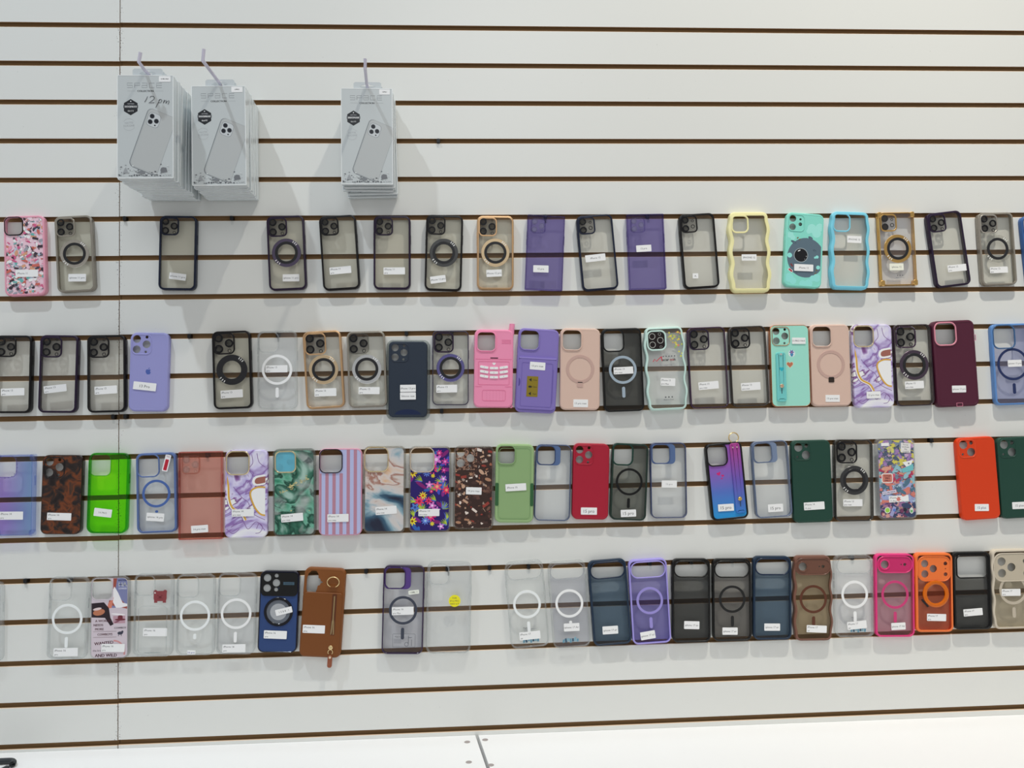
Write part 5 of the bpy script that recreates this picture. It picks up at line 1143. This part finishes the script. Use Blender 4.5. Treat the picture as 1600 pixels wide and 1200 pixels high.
# ================================================================== HOOKS AND BOXED CASES
HOOKM = mat('hook_white', C(196, 192, 206), .35)
BOXF = mat('box_card', C(182, 187, 188), .35); BOXS = mat('box_side', C(196, 202, 204), .18, 0, .6); BOXE = mat('box_plastic_edge', C(222, 226, 226), .12)
def hook(pts, wherelab):
    """pts: list of (px, py, distance from the wall)"""
    P3 = [(W(px, py, d)[0]*1000, W(px, py, d)[1]*1000, d*1000) for px, py, d in pts]
    bx, bz = P3[0][0]/1000, P3[0][1]/1000
    o = empty('slatwall_hook', (bx, 0, bz), 0, wherelab, 'hook', 'long white slatwall hooks')
    L_ = [(p[0]-bx*1000, p[1]-bz*1000, p[2]) for p in P3]
    b = MB(); b.tube([(L_[0][0], L_[0][1], -4)]+L_, 3.0, 12); b.build('prong', HOOKM, o)
    b = MB(); b.box(-14, 14, -6, 14, .05, 2.4); b.box(-14, 14, -4.5, -0.5, -7, .1); b.build('hook_plate', HOOKM, o, smooth=False)
    return P3
BOX_MESH = {}
def box_case(P3, d, k, n, seed, lab, grp, first, kind, tiltx):
    # spot on the prong at distance d
    t = d*1000
    for A_, B_ in zip(P3, P3[1:]):
        if A_[2] <= t <= B_[2]: f = (t-A_[2])/(B_[2]-A_[2]); X = A_[0]+(B_[0]-A_[0])*f; Zz = A_[1]+(B_[1]-A_[1])*f; break
    rn = random.Random(seed)
    w, h, th = 96.0, 183.0, 10.6
    ang = R(rn.uniform(-1.0, 1.0)) + tiltx
    base = h+9.0-1.0
    o = empty('boxed_phone_case', ((X+rn.uniform(-1.2, 1.2)-base*math.sin(ang))/1000, -d+0.0106, (Zz-base*math.cos(ang))/1000), ang, lab, 'boxed phone case', grp)
    def part(key, fn):
        if key not in BOX_MESH:
            p = fn(); BOX_MESH[key] = p; p.parent = o; return p
        p = BOX_MESH[key].copy(); COL.objects.link(p); p.parent = o
        return p
    def body():
        b = MB(); q = rr(0, h/2, w, h, .8, 2)
        b.loft([(inset(q, .5), 0), (inset(q, 0), .6), (inset(q, 0), th-.6), (inset(q, .6), th)], False, 0)
        b.fill([inset(q, .6)], th, mi=1); b.fill([inset(q, .5)], 0, True)
        return b.build('box_body', [BOXS, BOXF], None, smooth=False)
    part('body', body)
    def tab():
        b = MB(); q = [(-26, h-2), (26, h-2), (26, h+14), (23, h+16.5), (-23, h+16.5), (-26, h+14)]
        slot = [(-14.5, h+7.5), (-10, h+5.2), (-4.5, h+5.2), (0, h+3.6), (4.5, h+5.2), (10, h+5.2), (14.5, h+7.5), (10, h+10.4), (5, h+11), (2.4, h+13.4), (-2.4, h+13.4), (-5, h+11), (-10, h+10.4)]
        b.plate(q, [slot], .2, .9); return b.build('hang_tab', mat('tab_plastic', C(180, 185, 187), .4), None, smooth=False)
    part('tab', tab)
    def edge():
        b = MB(); q = rr(0, h/2, w+.6, h+.6, 1.2, 2); b.plate(q[0], [inset(q, 1.1)], th-.5, th+.25); return b.build('clear_edge', BOXE, None, smooth=False)
    part('edge', edge)
    def front():
        A = Art([(-w/2+1, 1, w/2-1, h-1)], th+.02, .004)
        g1 = C(150, 154, 156); g2 = C(84, 86, 90)
        # outlined wordmark built from strokes
        def glyph(u, pts_list):
            for pl in pts_list:
                A.stroke([(u+x*9, h-22+y*8) for x, y in pl], 1.1, C(140, 144, 147))
        for i, gl in enumerate([[[(1, 1), (0, 1), (0, .5), (1, .5), (1, 0), (0, 0)]], [[(0, 0), (0, 1), (1, 1), (1, .5), (0, .5)]], [[(0, 1), (1, 1), (1, 0), (0, 0), (0, .5), (1, .5)]], [[(1, 1), (0, 1), (0, 0), (1, 0)]], [[(1, 1), (0, 1), (0, .5), (1, .5)], [(0, .5), (0, 0), (1, 0)]]]): glyph(-31+i*12.6, gl)
        A.text('COLLECTION', 0, h-28, 4.6, C(40, 42, 46), fit=31, bold=.35); A.rect(-24, h-28, 14, .5, g1); A.rect(24, h-28, 14, .5, g1)
        # hexagon badge
        hx = [(-25+13.5*math.sin(R(60*k)), h-57+14.5*math.cos(R(60*k))) for k in range(6)][::-1]; A.poly(hx, C(36, 38, 42))
        A.rect(-25, h-56, 25, 5.5, C(70, 72, 76)); A.text('SHOCKPROOF', -25, h-56, 4, C(225, 226, 228), fit=21, bold=.3); A.text('CERTIFIED', -25, h-51, 2.6, C(190, 192, 196), fit=15); A.text('6.6 FT', -25, h-63.5, 4, C(225, 226, 228), fit=11, bold=.3); A.star(-25, h-46.5, 1.6, .7, 5, C(220, 222, 224))
        A.stroke([(-28+10.5*math.sin(R(t)), h-88+10.5*math.cos(R(t))) for t in list(range(-60, 61, 15))], .5, C(168, 172, 174)); A.stroke([(-28+10.5*math.sin(R(t)), h-88+10.5*math.cos(R(t))) for t in list(range(120, 241, 15))], .5, C(168, 172, 174))
        A.text('MATTE', -28, h-85, 4.5, C(160, 164, 166), 3, fit=20); A.text('SILICONE', -28, h-90, 4.5, C(160, 164, 166), 3, fit=21)
        # drawn phone
        cu, cv, a = 13, h*.352, R(-19); pw, ph = 50, 108
        sk = lambda x, y: (cu+x*math.cos(a)-y*math.sin(a)*1.0, cv+x*math.sin(a)*1.25+y*math.cos(a))
        A.poly([sk(x, y) for x, y in rr(-.5, -.5, pw+1.3, ph+1.3, 9, 5)[0]], C(112, 116, 120)); A.poly([sk(x, y) for x, y in rr(0, 0, pw, ph, 8.5, 5)[0]], C(164, 168, 169)); A.poly([sk(x, y) for x, y in rr(.5, .5, pw-2.4, ph-2.4, 8, 5)[0]], C(172, 175, 175))
        A.poly([sk(x, y) for x, y in rr(-11, 36, 22, 25, 6, 4)[0]], C(132, 136, 140)); A.poly([sk(x, y) for x, y in rr(-11, 36, 20.6, 23.6, 5.6, 4)[0]], C(186, 190, 192))
        for x, y in ((-15.5, 41.5), (-15.5, 31), (-6, 36)):
            A.poly([sk(x+p[0], y+p[1]) for p in circ(0, 0, 4.3, 16)], C(80, 84, 90)); A.poly([sk(x+p[0], y+p[1]) for p in circ(0, 0, 3.4, 16)], C(30, 32, 38))
        A.poly([sk(-6+p[0], 28+p[1]) for p in circ(0, 0, 1.4, 10)], C(50, 52, 56))
        rs = random.Random(5)
        for _ in range(120):
            u = rs.uniform(-44, 44); v = 4+rs.random()**2*(20 if abs(u) > 18 else 10); s = rs.uniform(.4, 2.2)
            if u > 5 and u < 20 and v > 12: continue
            A.poly([(u+s*rs.uniform(.5, 1.8)*math.cos(q*1.57+.3), v+s*rs.uniform(.2, .8)*math.sin(q*1.57+.3)) for q in range(4)], C(*rs.choice([(90, 94, 98), (120, 124, 128), (150, 154, 156), (70, 72, 78), (205, 208, 208)])))
        A.poly([(27, 9), (26, 15), (30, 19), (36, 18), (38, 11)][::-1], C(110, 112, 116)); A.poly([(-38, 9), (-36, 14), (-33, 19), (-29, 9)][::-1], C(150, 153, 156)); A.poly([(-15, 9), (-8, 13), (0, 11), (-2, 7)][::-1], C(120, 123, 127))
        return A.build('printed_front', None)
    part('front', front)
    def stick():
        b = MB(); q = rr(34.5-1, h-6.5, 20, 10, .8, 2)[0]; b.plate(q, [], th, th+.35); s_ = b.build('price_sticker', PAPER, None, smooth=False)
        return s_
    if k == 0:
        p = part('stick', stick)
        A = Art([(-99, 0, 99, 400)], th+.4); A.text({0: '12 PRO MAX', 1: '12PRO', 2: '12PRO'}[kind], 33.5, h-6.5, 3, INKG, 0, fit=13 if kind == 0 else 9, bold=.2); A.build('lettering', p)
    if k == 0 and kind == 0:
        A = Art([(-60, 0, 60, 400)], th+.5, .01); ik = C(56, 56, 62)
        A.stroke([(4, h-38), (2, h-43), (-1, h-48)], .9, ik)
        A.stroke([(8, h-40), (10, h-37.5), (14, h-37.5), (16, h-40), (15, h-43), (10, h-47), (6, h-50), (10, h-49.5), (16, h-49)], .9, ik)
        A.stroke([(25, h-43), (22, h-50), (18, h-58)], .9, ik); A.stroke([(23, h-45), (27, h-43), (29, h-45), (27, h-48.5), (22, h-49)], .9, ik)
        A.stroke([(33, h-44), (31, h-50), (33, h-46), (36, h-45), (36, h-48), (35, h-50.5), (38, h-46.5), (41, h-45.5), (41, h-48), (39, h-52)], .9, ik)
        A.build('handwriting', o)
ORD = ['front', 'second', 'third', 'fourth', 'fifth', 'sixth', 'seventh', 'eighth', 'ninth', 'tenth', 'eleventh', 'twelfth', 'thirteenth']
def stack(P3, dfront, n, name, kind, seed, tilt=0.0):
    step = (dfront-0.0125)/(n-1)
    for k in range(n):
        if k == 0: lab = {0: 'grey boxed phone case at the front of the left hook, with handwriting near its top', 1: 'grey boxed phone case at the front of the middle hook', 2: 'grey boxed phone case at the front of the right-hand hook'}[kind]
        elif k == n-1: lab = 'grey boxed phone case at the back of the %s hook stack, against the wall' % name
        else: lab = 'grey boxed phone case %s from the front on the %s hook' % (ORD[k], name)
        box_case(P3, dfront-k*step, k, n, seed*100+k, lab, 'grey boxed phone cases on the %s hook' % name, k == 0, kind, tilt)
HP = hook([(276, 163, 0.0), (226, 109.5, .145), (217, 97, .170), (219.5, 82, .172)], 'long white hook furthest left, carrying the deepest box stack')
stack(HP, .142, 13, 'left', 0, 1, R(.6))
HP = hook([(364, 163, 0.0), (341, 127, .102), (317, 95, .170), (318.5, 77, .172)], 'long white hook in the middle, with much of its prong bare')
stack(HP, .100, 9, 'middle', 1, 2, R(.3))
HP = hook([(580, 163, 0.0), (573, 131, .064), (570.5, 106, .155), (570.5, 92, .157)], 'long white hook furthest right, carrying the thinnest box stack')
stack(HP, .0625, 5, 'right-hand', 2, 3)
